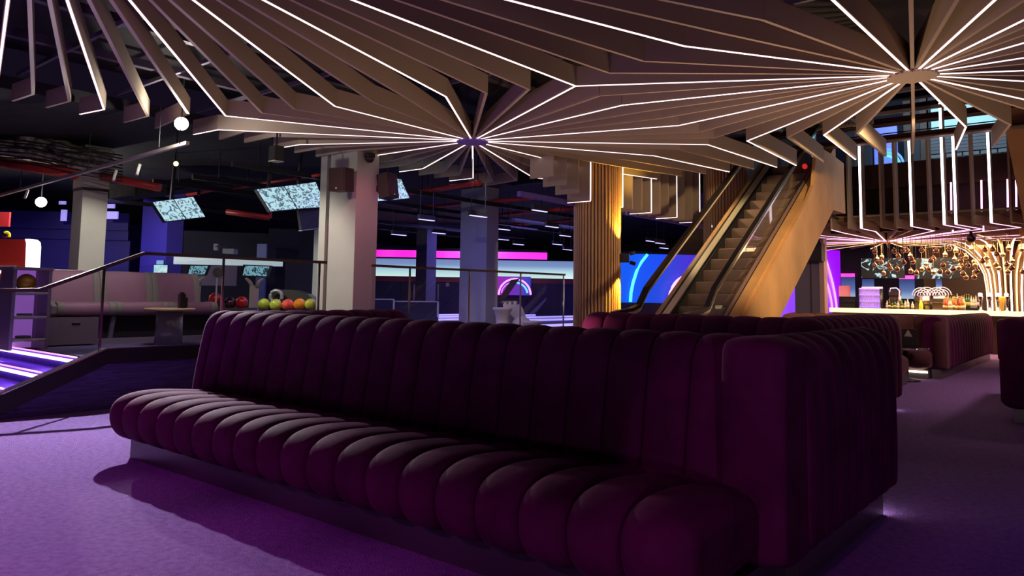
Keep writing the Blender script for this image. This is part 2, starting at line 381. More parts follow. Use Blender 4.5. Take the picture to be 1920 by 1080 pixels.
# glass railing, two runs
def railing(label, top, posts, glassy):
    r = thing('glass_railing', label, 'railing', (top[0][0], top[0][1], 0.62))
    mb = MB()
    for a, b in zip(top[:-1], top[1:]): mb.bar(a, b, 0.045, 0.035)
    mb.build('handrail', RAILM, r)
    for (y, z0, z1) in posts: MB().bar((-8.36, y, z0), (-8.36, y, z1), 0.022, 0.022).build('post', CHROME, r)
    for (y0, a0, b0, y1, a1, b1) in glassy:
        MB().quadbox(((-8.372, y0, a0), (-8.348, y0, a0), (-8.348, y1, a1), (-8.372, y1, a1), (-8.372, y0, b0), (-8.348, y0, b0), (-8.348, y1, b1), (-8.372, y1, b1))).build('glass_pane', glass(), r)
railing('glass balustrade with brown handrail stepping down beside the violet steps',
        [(-8.35, 1.7, 1.21), (-8.35, 2.77, 1.23), (-8.35, 3.77, 1.645), (-8.35, 6.2, 1.645)],
        [(3.37, 0.6, 1.47), (4.72, 0.62, 1.63), (6.1, 0.62, 1.63)],
        [(2.0, 0.15, 1.2, 2.75, 0.36, 1.22), (2.77, 0.37, 1.22, 3.36, 0.61, 1.45), (3.38, 0.62, 1.46, 4.70, 0.62, 1.63), (4.74, 0.62, 1.63, 6.08, 0.62, 1.63)])
railing('straight glass balustrade with dark handrail before the bowling lanes',
        [(-8.35, 7.0, 1.635), (-8.35, 11.75, 1.64)],
        [(7.74, 0.62, 1.63), (9.07, 0.62, 1.63), (10.41, 0.62, 1.63), (11.73, 0.62, 1.63)],
        [(7.02, 0.62, 1.62, 7.73, 0.62, 1.62), (7.75, 0.62, 1.62, 9.06, 0.62, 1.62), (9.08, 0.62, 1.62, 10.40, 0.62, 1.62), (10.42, 0.62, 1.62, 11.72, 0.62, 1.62)])

# pillars
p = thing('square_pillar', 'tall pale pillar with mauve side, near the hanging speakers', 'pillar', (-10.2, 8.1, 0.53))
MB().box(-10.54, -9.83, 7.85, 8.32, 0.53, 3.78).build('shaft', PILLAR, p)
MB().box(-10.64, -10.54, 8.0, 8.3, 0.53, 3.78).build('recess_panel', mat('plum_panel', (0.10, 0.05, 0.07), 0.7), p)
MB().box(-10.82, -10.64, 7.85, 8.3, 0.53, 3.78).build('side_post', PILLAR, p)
P1 = PD(146, 505, 13.0)
p = thing('square_pillar', 'grey pillar behind the mauve banquette at far left', 'pillar', (P1.x, P1.y, 0.53))
MB().box(P1.x - 0.42, P1.x, P1.y, P1.y + 0.42, 0.53, 2.98).build('shaft', PILLAR, p)
MB().box(P1.x - 0.43, P1.x + 0.01, P1.y - 0.01, P1.y + 0.43, 2.98, 3.03).build('band', BLACK, p)
MB().box(P1.x - 0.43, P1.x + 0.01, P1.y - 0.01, P1.y + 0.43, 3.03, 3.78).build('capital', PILLAR, p)
P3 = PD(912, 480, 17.5)
p = thing('square_pillar', 'blue lit pillar among the bowling lanes behind the glass', 'pillar', (P3.x, P3.y, 0.53))
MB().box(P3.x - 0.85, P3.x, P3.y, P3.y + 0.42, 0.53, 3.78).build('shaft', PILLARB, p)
P5 = PD(800, 480, 22)
p = thing('square_pillar', 'slim dark pillar before the magenta lit wall', 'pillar', (P5.x, P5.y, 0.53))
MB().box(P5.x - 0.45, P5.x, P5.y, P5.y + 0.4, 0.53, 3.78).build('shaft', mat('dark_pillar', (0.10, 0.09, 0.14), 0.7), p)
P6 = PD(313, 440, 18)
p = thing('square_pillar', 'indigo painted pillar behind the glowing tablets', 'pillar', (P6.x, P6.y, 0.53))
MB().box(P6.x - 1.35, P6.x, P6.y, P6.y + 0.4, 0.53, 3.78).build('shaft', mat('indigo_paint', (0.12, 0.09, 0.6), 0.6, noise=0.08, nscale=1), p)

# fluted round columns
def fluted(label, c, r, n, z0, z1):
    t = thing('fluted_column', label, 'column', (c[0], c[1], z0))
    MB().lathe([(r - 0.03, 0), (r - 0.03, z1 - z0)], (c[0], c[1], z0), 32).build('core', mat('column_core', (0.16, 0.08, 0.04), 0.7), t)
    for k in range(n):
        a = 2 * PI * k / n
        q = Vector((math.cos(a), math.sin(a), 0)); tn = Vector((-q.y, q.x, 0)); wd = PI * r / n * 0.62
        b = Vector((c[0], c[1], 0))
        pts = []
        for z in (z0, z1):
            for (dr, dt) in ((-0.04, -wd), (0.0, -wd), (0.012, 0), (0.0, wd), (-0.04, wd)):
                pts.append(tuple(b + q * (r + dr) + tn * dt + Vector((0, 0, z))))
        mb = MB(); mb.v = pts
        mb.f = [(0, 1, 6, 5), (1, 2, 7, 6), (2, 3, 8, 7), (3, 4, 9, 8), (4, 0, 5, 9), (0, 4, 3, 2, 1), (5, 6, 7, 8, 9)]; mb.sm = [False] * 7
        mb.build('slat', WOODF, t)
    return t
fluted('fluted oak column lit yellow on its right side', (-7.68, 11.85), 0.43, 42, 0.0, 4.3)
fluted('fluted oak column behind the escalator', (-7.1, 16.4), 0.50, 44, 0.0, 4.6)
FC = Vector((-7.68, 11.85, 0)); FD = Vector((0.93, 0.36, 0))
for (z, a) in ((2.16, 3.4), (1.72, 0.5)):
    FE = Vector((0.98, 0.12, 0)); q = FC + FE * 0.62; q2 = FC + FE * 0.42
    lamp('SPOT', (q.x, q.y, z), (1.0, 0.58, 0.07), 300, (q2.x, q2.y, a), 0.02, 80, 0.6, 'column_wash')
q = thing('wall_spotlight', 'black double spotlight fixed to the fluted oak column', 'lamp', tuple(FC + FD * .5 + Vector((0, 0, 1.93))))
MB().bar(FC + FD * .42 + Vector((0, 0, 1.95)), FC + FD * .60 + Vector((0, 0, 1.95)), 0.09, 0.16).build('bracket', BLACK, q)
MB().tube([FC + FD * .62 + Vector((0, 0, 1.87)), FC + FD * .72 + Vector((0, 0, 1.84))], 0.035).build('lamp_head', STEEL, q)
MB().tube([FC + FD * .62 + Vector((0, 0, 2.03)), FC + FD * .72 + Vector((0, 0, 2.06))], 0.035).build('lamp_head', STEEL, q)

# ================================================================== lounge booths
SEAT = chaikin([(3.2, .16), (2.64, .13), (2.49, .17), (2.43, .25), (2.415, .355), (2.45, .44), (2.55, .49), (2.72, .503), (3.0, .475), (3.2, .45)], 2)
BACK = chaikin([(3.13, .30), (3.13, .47), (3.20, .88), (3.23, 1.0), (3.30, 1.075), (3.42, 1.085), (3.50, 1.04), (3.53, .92), (3.53, .14), (3.25, .14)], 2)
def back_at(y0, outer=True):        # upright outer back facing -y at y0
    return chaikin([(y0, .14), (y0 - .02, .25), (y0 - .02, .85), (y0 + .01, 1.0), (y0 + .09, 1.075), (y0 + .22, 1.085), (y0 + .33, 1.04), (y0 + .37, .92), (y0 + .40, .14)], 2)
def wing_at(x0, sx):                # wing whose outer face is at x0 (sx = +1 faces +x)
    return chaikin([(x0, .14), (x0 + .02 * sx, .25), (x0 + .02 * sx, .85), (x0 - .01 * sx, 1.0), (x0 - .08 * sx, 1.075), (x0 - .2 * sx, 1.085), (x0 - .3 * sx, 1.04), (x0 - .34 * sx, .92), (x0 - .36 * sx, .14)], 2)
def rect(x0, x1, y0, y1): return MB().box(x0, x1, y0, y1, 0.0, 0.15)

b1 = thing('booth_sofa', 'long plum velvet channelled sofa filling the foreground', 'sofa', (-3.5, 3.2, 0))
SE = [-5.86, -5.61, -5.36, -5.10, -4.86, -4.62, -4.37, -4.13, -3.89, -3.65, -3.41, -3.17, -2.93, -2.69, -2.45, -2.21, -1.97, -1.73, -1.49, -1.20]
def edges_from(px, f): return [f(x) for x in px]
run(b1, 'seat_channel', SEAT, SE, ALX, VELVET, 0.048, 0.11, 0.10)
BE = [-6.0] + lin(-5.84, -1.36, 20)
run(b1, 'back_channel', BACK, BE, ALX, VELVET, 0.042, 0.05, 0.0)
COLM = chaikin([(3.07, .12), (3.05, .3), (3.08, .98), (3.10, 1.06), (3.18, 1.085), (3.35, 1.085), (3.5, 1.05), (3.53, .92), (3.53, .14)], 2)
channel(COLM, -1.37, -1.10, ALX, 0.035, 0.02, 0.045).build('corner_channel', VELVET, b1)
run(b1, 'wing_channel', wing_at(-1.10, 1), [3.36] + lin(3.5, 4.97, 7), ALY, VELVET, 0.042, 0.02, 0.05)
run(b1, 'wing_channel', wing_at(-6.0, -1), lin(3.45, 5.3, 8), ALY, VELVET, 0.03, 0.0, 0.08)
rect(-5.80, -1.22, 2.60, 3.45).build('plinth', PLINTH, b1)
rect(-1.42, -1.16, 3.4, 4.85).build('plinth', PLINTH_L, b1)
rect(-5.93, -5.7, 3.4, 5.2).build('plinth', PLINTH, b1)
MB().box(-1.4, -1.18, 4.855, 4.87, 0.03, 0.07).build('under_light', glow('led_under', (1.0, 0.85, 0.95), 22), b1)

b2 = thing('booth_sofa', 'plum velvet booth back directly behind the long sofa', 'sofa', (-3.2, 7, 0))
run(b2, 'back_channel', back_at(6.5), lin(-4.42, -2.3, 8), ALX, VELVET, 0.03, 0.06, 0)
channel(back_at(6.44), -2.32, -2.02, ALX, 0.04, 0.03, 0.06).build('corner_channel', VELVET, b2)
run(b2, 'wing_channel', wing_at(-2.02, 1), lin(6.6, 9.45, 12), ALY, VELVET, 0.03, 0, 0.06)
run(b2, 'wing_channel', wing_at(-2.5, -1), lin(6.9, 9.3, 10), ALY, VELVET, 0.03, 0, 0.06)
rect(-4.36, -2.12, 6.6, 6.82).build('plinth', PLINTH, b2); rect(-2.3, -2.1, 6.6, 9.35).build('plinth', PLINTH_L, b2)
MB().box(-2.3, -2.1, 9.355, 9.37, 0.03, 0.07).build('under_light', glow('led_under', (1.0, 0.85, 0.95), 22), b2)

b3 = thing('booth_sofa', 'brown plum velvet booth before the escalator foot, its bench end showing', 'sofa', (-3.4, 12, 0))
dy = 9.1
run(b3, 'seat_channel', zs([(p + dy, q) for p, q in SEAT], .97), lin(-4.38, -2.52, 7), ALX, VELVET_B, 0.04, 0.14, 0.10)
run(b3, 'back_channel', zs([(p + dy, q) for p, q in BACK], .93), lin(-4.42, -2.92, 6), ALX, VELVET_B, 0.035, 0.05, 0)
channel(zs([(p + dy, q) for p, q in COLM], .93), -2.92, -2.68, ALX, 0.045, 0.03, 0.05).build('corner_channel', VELVET_B, b3)
rect(-4.3, -2.6, 11.75, 12.5).build('plinth', PLINTH_L, b3)

b4 = thing('booth_sofa', 'brown velvet booth open to view with glowing plinth before the bar', 'sofa', (-3, 14, 0))
s4 = zs([(p + 10.85, q) for p, q in SEAT], .95)
run(b4, 'seat_channel', s4, lin(-4.46, -2.46, 6), ALX, VELVET_B, 0.04, 0.1, 0.1)
run(b4, 'back_channel', zs([(p + 10.5, q) for p, q in BACK], .92), lin(-4.7, -2.46, 8), ALX, VELVET_B, 0.03, 0.05, 0)
channel(zs(back_at(13.58), .92), -2.44, -2.26, ALX, 0.04, 0.04, 0.06).build('corner_channel', VELVET_B, b4)
run(b4, 'wing_channel', zs(wing_at(-2.28, 1), .92), lin(13.6, 19.1, 20), ALY, VELVET, 0.03, 0, 0.05)
rect(-4.4, -2.5, 13.42, 14.2).build('plinth', PLINTH_L, b4); rect(-2.48, -2.34, 13.6, 19.0).build('plinth', PLINTH_L, b4)
MB().box(-4.4, -2.5, 13.40, 13.415, 0.10, 0.125).build('under_light', glow('led_cream', (1, 0.85, 0.6), 9), b4)

b5 = thing('booth_sofa', 'plum velvet booth corner cut by the right edge of view', 'sofa', (0.5, 9.5, 0))
run(b5, 'back_channel', back_at(9.25), [-1.07] + lin(-0.82, 2.2, 11), ALX, VELVET, 0.035, 0.09, 0)
run(b5, 'wing_channel', wing_at(-1.07, -1), lin(9.6, 12.2, 10), ALY, VELVET, 0.03, 0, 0.05)
rect(-0.97, 2.1, 9.4, 9.62).build('plinth', PLINTH_L, b5)

b6 = thing('booth_sofa', 'dark velvet booth row lowest in front of the glowing bar', 'sofa', (-1, 17, 0))
run(b6, 'back_channel', zs(back_at(17.6), .85), lin(-6.2, -2.75, 12), ALX, VELVET_B, 0.03, 0.05, 0.05)
rect(-6.1, -2.8, 17.65, 17.95).build('plinth', PLINTH, b6)
b7 = thing('booth_sofa', 'dark velvet booth before the bar at right edge', 'sofa', (0, 16.8, 0))
run(b7, 'back_channel', zs(back_at(16.8), .85), lin(-1.95, 3.2, 18), ALX, VELVET_B, 0.03, 0.05, 0.05)
rect(-1.9, 3.1, 16.85, 17.15).build('plinth', PLINTH, b7)

# small table with menu stand in the open booth
q = thing('cocktail_table', 'small mirrored table inside the brown booth', 'table', (-3.5, 12.2, 0))
tp = PZ(1703, 645, 0.56); tp.y -= 0.12; tp.x += 0.08
MB().lathe([(0.33, 0), (0.34, 0.01), (0.34, 0.03), (0.33, 0.035)], (tp.x - .1, tp.y, 0.48), 24).build('table_top', mat('mirror_top', (0.6, 0.55, 0.45), 0.1, 0.9), q)
MB().lathe([(0.2, 0), (0.2, 0.02), (0.04, 0.05), (0.04, 0.48)], (tp.x - .1, tp.y, 0.0), 20).build('pedestal', STEEL, q)
q = thing('menu_stand', 'dark faceted menu stand on the small mirrored table', 'stand', (tp.x, tp.y, 0.515))
MB().box(tp.x - .16, tp.x + .1, tp.y - .03, tp.y + .03, 0.515, 0.54).build('base', STEEL, q)
MB().box(tp.x - .14, tp.x + .08, tp.y - .012, tp.y + .012, 0.54, 0.80).build('board', mat('menu_board', (0.05, 0.05, 0.045), 0.2), q)
MB().quadbox([Vector((tp.x - .05 + a, tp.y - .014 + b, z)) for z, sc in ((0.68, 1), (0.78, 0.1)) for a, b in ((-.06 * sc, 0), (.06 * sc, 0), (.06 * sc, .002), (-.06 * sc, .002))]).build('print', mat('menu_print', (0.6, 0.6, 0.5), 0.5), q)
tag(MB().lathe([(0.03, 0), (0.03, 0.09), (0.012, 0.13), (0.012, 0.17), (0.035, 0.19), (0.035, 0.24)], (tp.x - 0.2, tp.y, 0.515), 12).build('table_lamp', mat('lamp_amber', (0.8, 0.6, 0.2), 0.3, emit=(1, 0.7, 0.2), es=1.2)), 'tiny amber lamp standing on the mirrored table', 'lamp')

# ================================================================== slatted ceiling
ZF = 3.6
A, B, C = (-7.70, 8.36), (-1.64, 8.56), (-4.74, 1.35)
def P(x, y): v = PZ(x, y, ZF); return (v.x, v.y)
def fin(parent, pts, led, h=0.22, z=ZF, t=0.035, m=None, lm=None, lw=0.02):
    mb = MB(); lb = MB(); n = len(pts); off = []
    V = [Vector(p) for p in pts]
    for i in range(n):                      # mitred side offsets
        d0 = (V[i] - V[i - 1]).normalized() if i > 0 else (V[1] - V[0]).normalized()
        d1 = (V[i + 1] - V[i]).normalized() if i < n - 1 else d0
        n0 = Vector((-d0.y, d0.x)); n1 = Vector((-d1.y, d1.x)); mm = (n0 + n1)
        mm = mm / max(0.25, mm.dot(n0)) if mm.length > 1e-4 else n0
        off.append(mm)
    for (b, zz0, zz1, hw) in ((mb, z, z + h, t / 2), (lb, z - 0.006, z + 0.0, lw / 2)):
        for i in range(n):
            for sgn in (-1, 1):
                p = V[i] + off[i] * (sgn * hw)
                b.v += [(p.x, p.y, zz0), (p.x, p.y, zz1)]
        for i in range(n - 1):
            o = i * 4; k = o + 4
            b.f += [(o, o + 1, k + 1, k), (o + 2, k + 2, k + 3, o + 3), (o, k, k + 2, o + 2), (o + 1, o + 3, k + 3, k + 1)]
        b.f += [(0, 2, 3, 1), ((n - 1) * 4, (n - 1) * 4 + 1, (n - 1) * 4 + 3, (n - 1) * 4 + 2)]
        b.sm = [False] * len(b.f)
    f = mb.build('fin', m or FIN, parent)
    if led: lb.build('light_strip', lm or LED, f)
    return f
def toward(h, p, r=0.17):
    d = (Vector(p) - Vector(h)).normalized(); q = Vector(h) + d * r; return (q.x, q.y)
def hub(parent, c, m, z=ZF):
    n = 30; prof = []
    mb = MB(); r = 0.235
    pts = []
    for k in range(n * 4):
        a = 2 * PI * k / (n * 4); pts.append((c[0] + (r + 0.012 * math.cos(a * n)) * math.cos(a), c[1] + (r + 0.012 * math.cos(a * n)) * math.sin(a)))
    mb.prism(pts, z - 0.03, z - 0.008, lambda a, p, q: (p, q, a)); mb.build('hub_disc', m, parent)
cA = thing('radial_ceiling_canopy', 'taupe fins with light strips radiating from the violet disc mid ceiling', 'ceiling canopy', (A[0], A[1], ZF))
cB = thing('radial_ceiling_canopy', 'taupe fins with light strips radiating from the tan disc at upper right', 'ceiling canopy', (B[0], B[1], ZF))
cC = thing('radial_ceiling_canopy', 'taupe fins sweeping down from beyond the top left of view', 'ceiling canopy', (C[0], C[1], ZF))
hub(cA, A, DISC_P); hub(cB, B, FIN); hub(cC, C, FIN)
# seams C-A
for (x, y, led) in ((423, 217, 1), (491, 212, 0), (552, 205, 0), (628, 199, 1), (700, 192, 0), (767, 187, 0), (836, 181, 1), (912, 175, 0), (992, 168, 0), (1079, 161, 1)):
    k = P(x, y)
    fin(cC, [toward(C, k), k], led); fin(cA, [toward(A, k), k], led)
# seams A-B
for (x, y, led) in ((1125, 180, 0), (1167, 197, 1), (1203, 210, 0), (1240, 222, 0), (1273, 235, 1), (1311, 248, 0), (1339, 259, 0)):
    k = P(x, y)
    fin(cA, [toward(A, k), k], led); fin(cB, [toward(B, k), k], led)
# seams C-B
for (x, y, led) in ((1079, 161, 1), (1142, 137, 0), (1207, 115, 0), (1282, 86, 1), (1355, 63, 0), (1430, 38, 0)):
    k = P(x, y)
    if x != 1079: fin(cC, [toward(C, k), k], led)
    fin(cB, [toward(B, k), k], led)
# fins of C that end at the left ceiling edge: seam then a short tail
for (x, y, x2, y2, led) in ((-6, 163, -50, 176, 1), (62, 177, 23, 190, 0), (130, 190, 87, 202, 0), (195, 205, 150, 214, 1), (277, 218, 233, 230, 0), (353, 214, 292, 241, 0)):
    k = P(x, y); fin(cC, [toward(C, k), k, P(x2, y2)], led)
# fins of A that end at the same edge
for (x, y, x2, y2, led) in ((409, 243, 363, 252, 1), (462, 247, 412, 262, 0), (512, 257, 459, 268, 0), (561, 271, 514, 279, 1), (606, 278, 553, 287, 0), (652, 285, 593, 294, 0), (700, 292, 648, 300, 1),
                            (740, 300, 690, 308, 0), (762, 309, 712, 316, 0), (793, 316, 749, 322, 1), (832, 323, 786, 329, 0), (861, 329, 815, 334, 0), (887, 334, 843, 339, 1), (924, 341, 880, 346, 0), (969, 339, 906, 350, 0)):
    k = P(x, y); fin(cA, [toward(A, k), k, P(x2, y2)], led)
# fins of A that turn to the edge of the void
for (x, y, x2, y2, led) in ((1000, 333, 1112, 343, 1), (1029, 328, 1148, 341, 0), (1065, 321, 1185, 338, 0), (1099, 316, 1222, 333, 1), (1140, 309, 1270, 329, 0), (1182, 301, 1318, 325, 0), (1227, 292, 1364, 321, 1), (1274, 281, 1410, 317, 0), (1327, 271, 1455, 313, 1)):
    k = P(x, y); e = PZ(x2, y2, ZF); q = (k[0] + (e.x - k[0]) * 1.0, 13.3)
    fin(cA, [toward(A, k), k, q], led)
# fins of B towards the void, then those passing out of view
for (x, y, x2, y2, led) in ((1401, 264, 1495, 311, 1), (1477, 258, 1545, 306, 0), (1545, 253, 1608, 301, 1), (1608, 250, 1663, 295, 0), (1713, 245, 1712, 289, 0), (1811, 238, 1795, 283, 1), (1894, 234, 1862, 273, 0)):
    k = P(x, y); e = PZ(x2, y2, ZF)
    fin(cB, [toward(B, k), k, (e.x, 13.3)], led, h=0.28)
for (x, y, led, L) in ((1562, 0, 1, 4.5), (1708, 0, 0, 4.5), (1795, 0, 0, 4.5), (1865, 0, 1, 4.5), (1917, 3, 0, 4.5), (1920, 37, 1, 4.5), (1920, 52, 0, 4.2), (1920, 66, 0, 4.2), (1920, 80, 1, 4.2), (1920, 96, 0, 4.2), (1920, 108, 1, 4.2), (1920, 120, 0, 4.2), (1920, 132, 1, 4.2), (1920, 142, 0, 4.2), (1920, 152, 1, 4.2), (1920, 170, 0, 4.2), (1920, 186, 1, 4.2), (1920, 204, 0, 3.9)):
    k = P(x, y); fin(cB, [toward(B, k), toward(B, k, L)], led, h=0.28)
# suspension rails above the fins
for i, y in enumerate((2.0, 3.2, 4.4, 5.6, 6.8, 9.4, 10.6, 11.8)):
    tag(MB().bar((-10.9, y, 3.98), (2.0, y + 0.0, 3.98), 0.04, 0.05).build('ceiling_rail', mat('grey_steel', (0.16, 0.14, 0.18), 0.5, 0.4)), 'slim steel rail carrying the ceiling fins, %s' % ('nearest the camera', 'second from the camera', 'third from the camera', 'fourth from the camera', 'fifth from the camera', 'sixth from the camera', 'seventh from the camera', 'farthest from the camera')[i], 'rail', 'rails above the ceiling fins')
for i, x in enumerate((-9.6, -8.2, -6.4, -3.2, -0.4)):
    tag(MB().bar((x, -1.0, 4.12), (x, 13.2, 4.12), 0.10, 0.10).build('ceiling_beam', mat('grey_steel2', (0.12, 0.10, 0.13), 0.5, 0.4)), 'dark steel beam crossing above the ceiling fins, %s' % ('leftmost', 'second from left', 'middle', 'second from right', 'rightmost')[i], 'beam', 'beams above the ceiling fins')

# hanging blades where the canopy steps down to the bowling hall
dr = thing('fin_bulkhead', 'row of upright taupe fins stepping down beside the escalator', 'bulkhead', (-7.7, 14, 2.95))
k = 0
y = 11.22 - 0.373 * 3
while y < 17.3:
    led = (k % 3 == 0 and k > 0); x0, x1 = -7.42, -7.92
    zb = 2.95 if k > 2 else 2.95 + (3 - k) * 0.1
    if abs(y - 16.4) > 0.52 and abs(y - 11.85) > 0.48:
        f = MB().box(x1, x0, y - 0.0175, y + 0.0175, zb, 4.25).build('fin', FIN, dr)
        if led:
            MB().box(x0, x0 + 0.008, y - 0.012, y + 0.012, 2.95, 4.25).build('light_strip', LED, f)
            MB().box(x1, x0, y - 0.012, y + 0.012, 2.942, 2.95).build('light_strip', LED, f)
    y += 0.373; k += 1
struct('trim_3', MB().box(-8.05, -7.97, 9.9, 24, 2.93, 3.02), mat('violet_edge', (0.15, 0.10, 0.5), 0.6), 'violet ledge under the fin bulkhead')

# ================================================================== escalator
SL = 0.675
def ez(y): return 1.22 + SL * (y - 11.66)
es = thing('escalator', 'oak clad escalator climbing to the upper floor', 'escalator', (-5.2, 12, 0))
SX0, SX1 = -5.66, -4.84
YT = 16.0; ZT = 4.06
ny = 0.305; nst = int((ZT / SL) / ny) + 1
y = 11.66 - 1.22 / SL + 0.1
for i in range(24):
    ya = y + i * ny; z1 = ez(ya + ny); z0 = ez(ya)
    if z1 > ZT + 0.02: break
    pr = chaikin([(ya + 0.03, z0 - 0.12), (ya, z0 - 0.02), (ya, z1 - 0.03), (ya + 0.02, z1), (ya + ny + 0.05, z1), (ya + ny + 0.05, z0 - 0.12)], 1)
    MB().prism(pr, SX0, SX1, ALX).build('step', STEPM, es)
def strip(x0, x1, o0, o1, y0, y1, nm, m, sx=0.0):
    """a band following the incline between offsets o0..o1 above the step line"""
    MB().prism([(y0, max(-0.0, ez(y0) + o0)), (y1, ez(y1) + o0), (y1, ez(y1) + o1), (y0, ez(y0) + o1)], x0, x1, ALX).build(nm, m, es)
strip(SX0 - 0.05, SX0 - 0.005, -0.1, 0.22, 9.9, YT, 'skirt_board', BLACK)
strip(SX0 - 0.17, SX0 - 0.05, 0.16, 0.25, 9.9, YT, 'inner_deck', CREAM)
strip(SX0 - 0.21, SX0 - 0.17, 0.1, 0.245, 9.9, YT, 'glass_channel', BLACK)
strip(SX0 - 0.29, SX0 - 0.21, 0.0, 0.25, 9.9, YT, 'outer_deck', WOOD)
strip(SX1 + 0.005, SX1 + 0.05, -0.1, 0.22, 9.9, YT, 'skirt_board', BLACK)
strip(SX1 + 0.05, SX1 + 0.11, 0.14, 0.25, 9.9, YT, 'inner_deck', mat('mauve_deck', (0.30, 0.18, 0.17), 0.4), 0)
strip(SX1 + 0.11, SX1 + 0.14, 0.1, 0.245, 9.9, YT, 'glass_channel', BLACK)
strip(SX1 + 0.14, SX1 + 0.30, 0.0, 0.26, 9.9, YT, 'outer_deck', WOOD)
# side cladding and soffit, ending in the rounded newel of the landing
cl = [(10.1, 0.0), (10.1, 0.32), (13.9, ez(13.9) + 0.26), (14.35, ez(14.35) + 0.34)]
cl += [(14.9 + 0.55 * math.cos(a), 3.62 + 0.55 * math.sin(a)) for a in [math.radians(t) for t in (128, 110, 90)]] + [(15.5, 4.15), (16.35, 4.08), (16.38, 3.02), (15.55, 3.02), (11.1, 0.0)]
def clip(poly, lo, hi):
    for sgn, lim in ((1, lo), (-1, -hi)):
        out = []
        for p, q in zip(poly, poly[1:] + poly[:1]):
            a_, b_ = sgn * p[0] - lim, sgn * q[0] - lim
            if a_ >= 0: out.append(p)
            if a_ * b_ < 0: t_ = a_ / (a_ - b_); out.append((p[0] + (q[0] - p[0]) * t_, p[1] + (q[1] - p[1]) * t_))
        poly = out
    return poly
for lo, hi in ((9.0, 11.55), (11.555, 12.75), (12.755, 13.95), (13.955, 15.2), (15.205, 17.0)):
    MB().prism(clip(cl, lo, hi), SX1 + 0.30, SX1 + 0.36, ALX).build('cladding_panel', WOOD, es)
MB().prism([(11.1, 0.0), (15.55, 3.02), (16.38, 3.02), (16.38, 3.1), (15.5, 3.1), (11.05, 0.08)], SX0 - 0.29, SX1 + 0.30, ALX).build('soffit', WOOD, es)
MB().prism([(10.1, 0.0), (10.1, 0.3), (YT, ez(YT)), (16.38, 4.0), (16.38, 3.02), (15.55, 3.02), (11.1, 0.0)], SX0 - 0.31, SX0 - 0.29, ALX).build('side_cladding', WOOD, es)
MB().box(SX0 - 0.36, SX1 + 0.30, 15.95, 16.45, 3.85, 4.05).build('landing_plate', STEEL, es)
for (x, nm) in ((SX0 - 0.19, 0), (SX1 + 0.125, 1)):
    pts = []
    def hz(yy): return ez(yy) + 0.98
    path = [(9.55, 0.70), (9.42, 0.78), (9.38, 0.90), (9.45, 0.99), (9.65, 1.02), (9.95, 1.04), (10.2, 1.10), (10.45, hz(10.45) - 0.005)] + [(yy, hz(yy)) for yy in lin(10.8, 15.3, 8)] + [(15.7, hz(15.55)), (16.1, 5.03), (16.6, 5.05)]
    mb = MB()
    for a, b in zip(path[:-1], path[1:]): mb.bar((x, a[0], a[1]), (x, b[0], b[1]), 0.085, 0.05)
    mb.build('handrail', RUBBER, es)
    mb = MB()
    for a, b in zip(path[5:-1], path[6:]): mb.bar((x, a[0], a[1] - 0.055), (x, b[0], b[1] - 0.055), 0.05, 0.06)
    mb.build('handrail_guide', CREAM if nm == 0 else CHROME, es)
    ys = lin(10.45, 15.3, 4)
    for a, b in zip(ys[:-1], ys[1:]):
        MB().prism([(a + 0.005, ez(a) + 0.2), (b - 0.005, ez(b) + 0.2), (b - 0.005, hz(b) - 0.04), (a + 0.005, hz(a) - 0.04)], x - 0.006, x + 0.006, ALX).build('glass_pane', glass(), es)
q = tag(MB().lathe([(0.055, -0.008), (0.055, 0.008)], (0, 0, 0), 20).build('round_sign', mat('red_sign', (0.6, 0.02, 0.02), 0.4, emit=(1, 0.03, 0.03), es=0.8)), 'small red round sign at the escalator head', 'sign')
q.location = PY(1509, 312, 15.2); q.rotation_euler = (PI / 2, 0, 0.9)

# ================================================================== void and upper floor
struct('trim_4', MB().box(-5.3, 7, 18.0, 18.3, 3.72, 4.27), BROWN, 'deep brown fascia of the upper floor edge')
struct('wall_bar', MB().box(-7.4, 7, 18.35, 18.5, 2.78, 3.8), mat('dark_brown_wall', (0.04, 0.016, 0.014), 0.6), 'dark brown bulkhead under the upper floor')
struct('floor_2', MB().box(-7.4, 7, 18.3, 26, 4.0, 4.2), BROWN)
struct('ceiling', MB().box(-8, 7, 10.6, 27, 8.2, 8.4), BLACK)
struct('wall_upper', MB().box(-8, 7, 25.0, 25.2, 4.2, 8.2), mat('upper_grey', (0.22, 0.22, 0.25), 0.7), 'grey wall of the upper floor')
struct('trim_5', MB().box(-10.9, -8.0, 13.3, 13.4, 3.78, 4.4).box(-7.95, 7, 10.5, 10.6, 4.28, 8.2), BLACK)
struct('wall_void', MB().box(-8.0, -7.95, 10.6, 25, 4.25, 8.2), mat('taupe_wall', (0.25, 0.17, 0.14), 0.7))
bl = thing('upper_balustrade', 'clear glass balustrade along the upper floor edge', 'railing', (-3, 18.1, 4.27))
for a, b in zip(lin(-5.2, 3, 5)[:-1], lin(-5.2, 3, 5)[1:]):
    MB().box(a + .01, b - .01, 18.1, 18.115, 4.27, 4.95).build('glass_pane', glass(), bl)
MB().bar((-5.2, 18.11, 4.97), (3, 18.11, 4.97), 0.03, 0.02).build('top_rail', STEEL, bl)
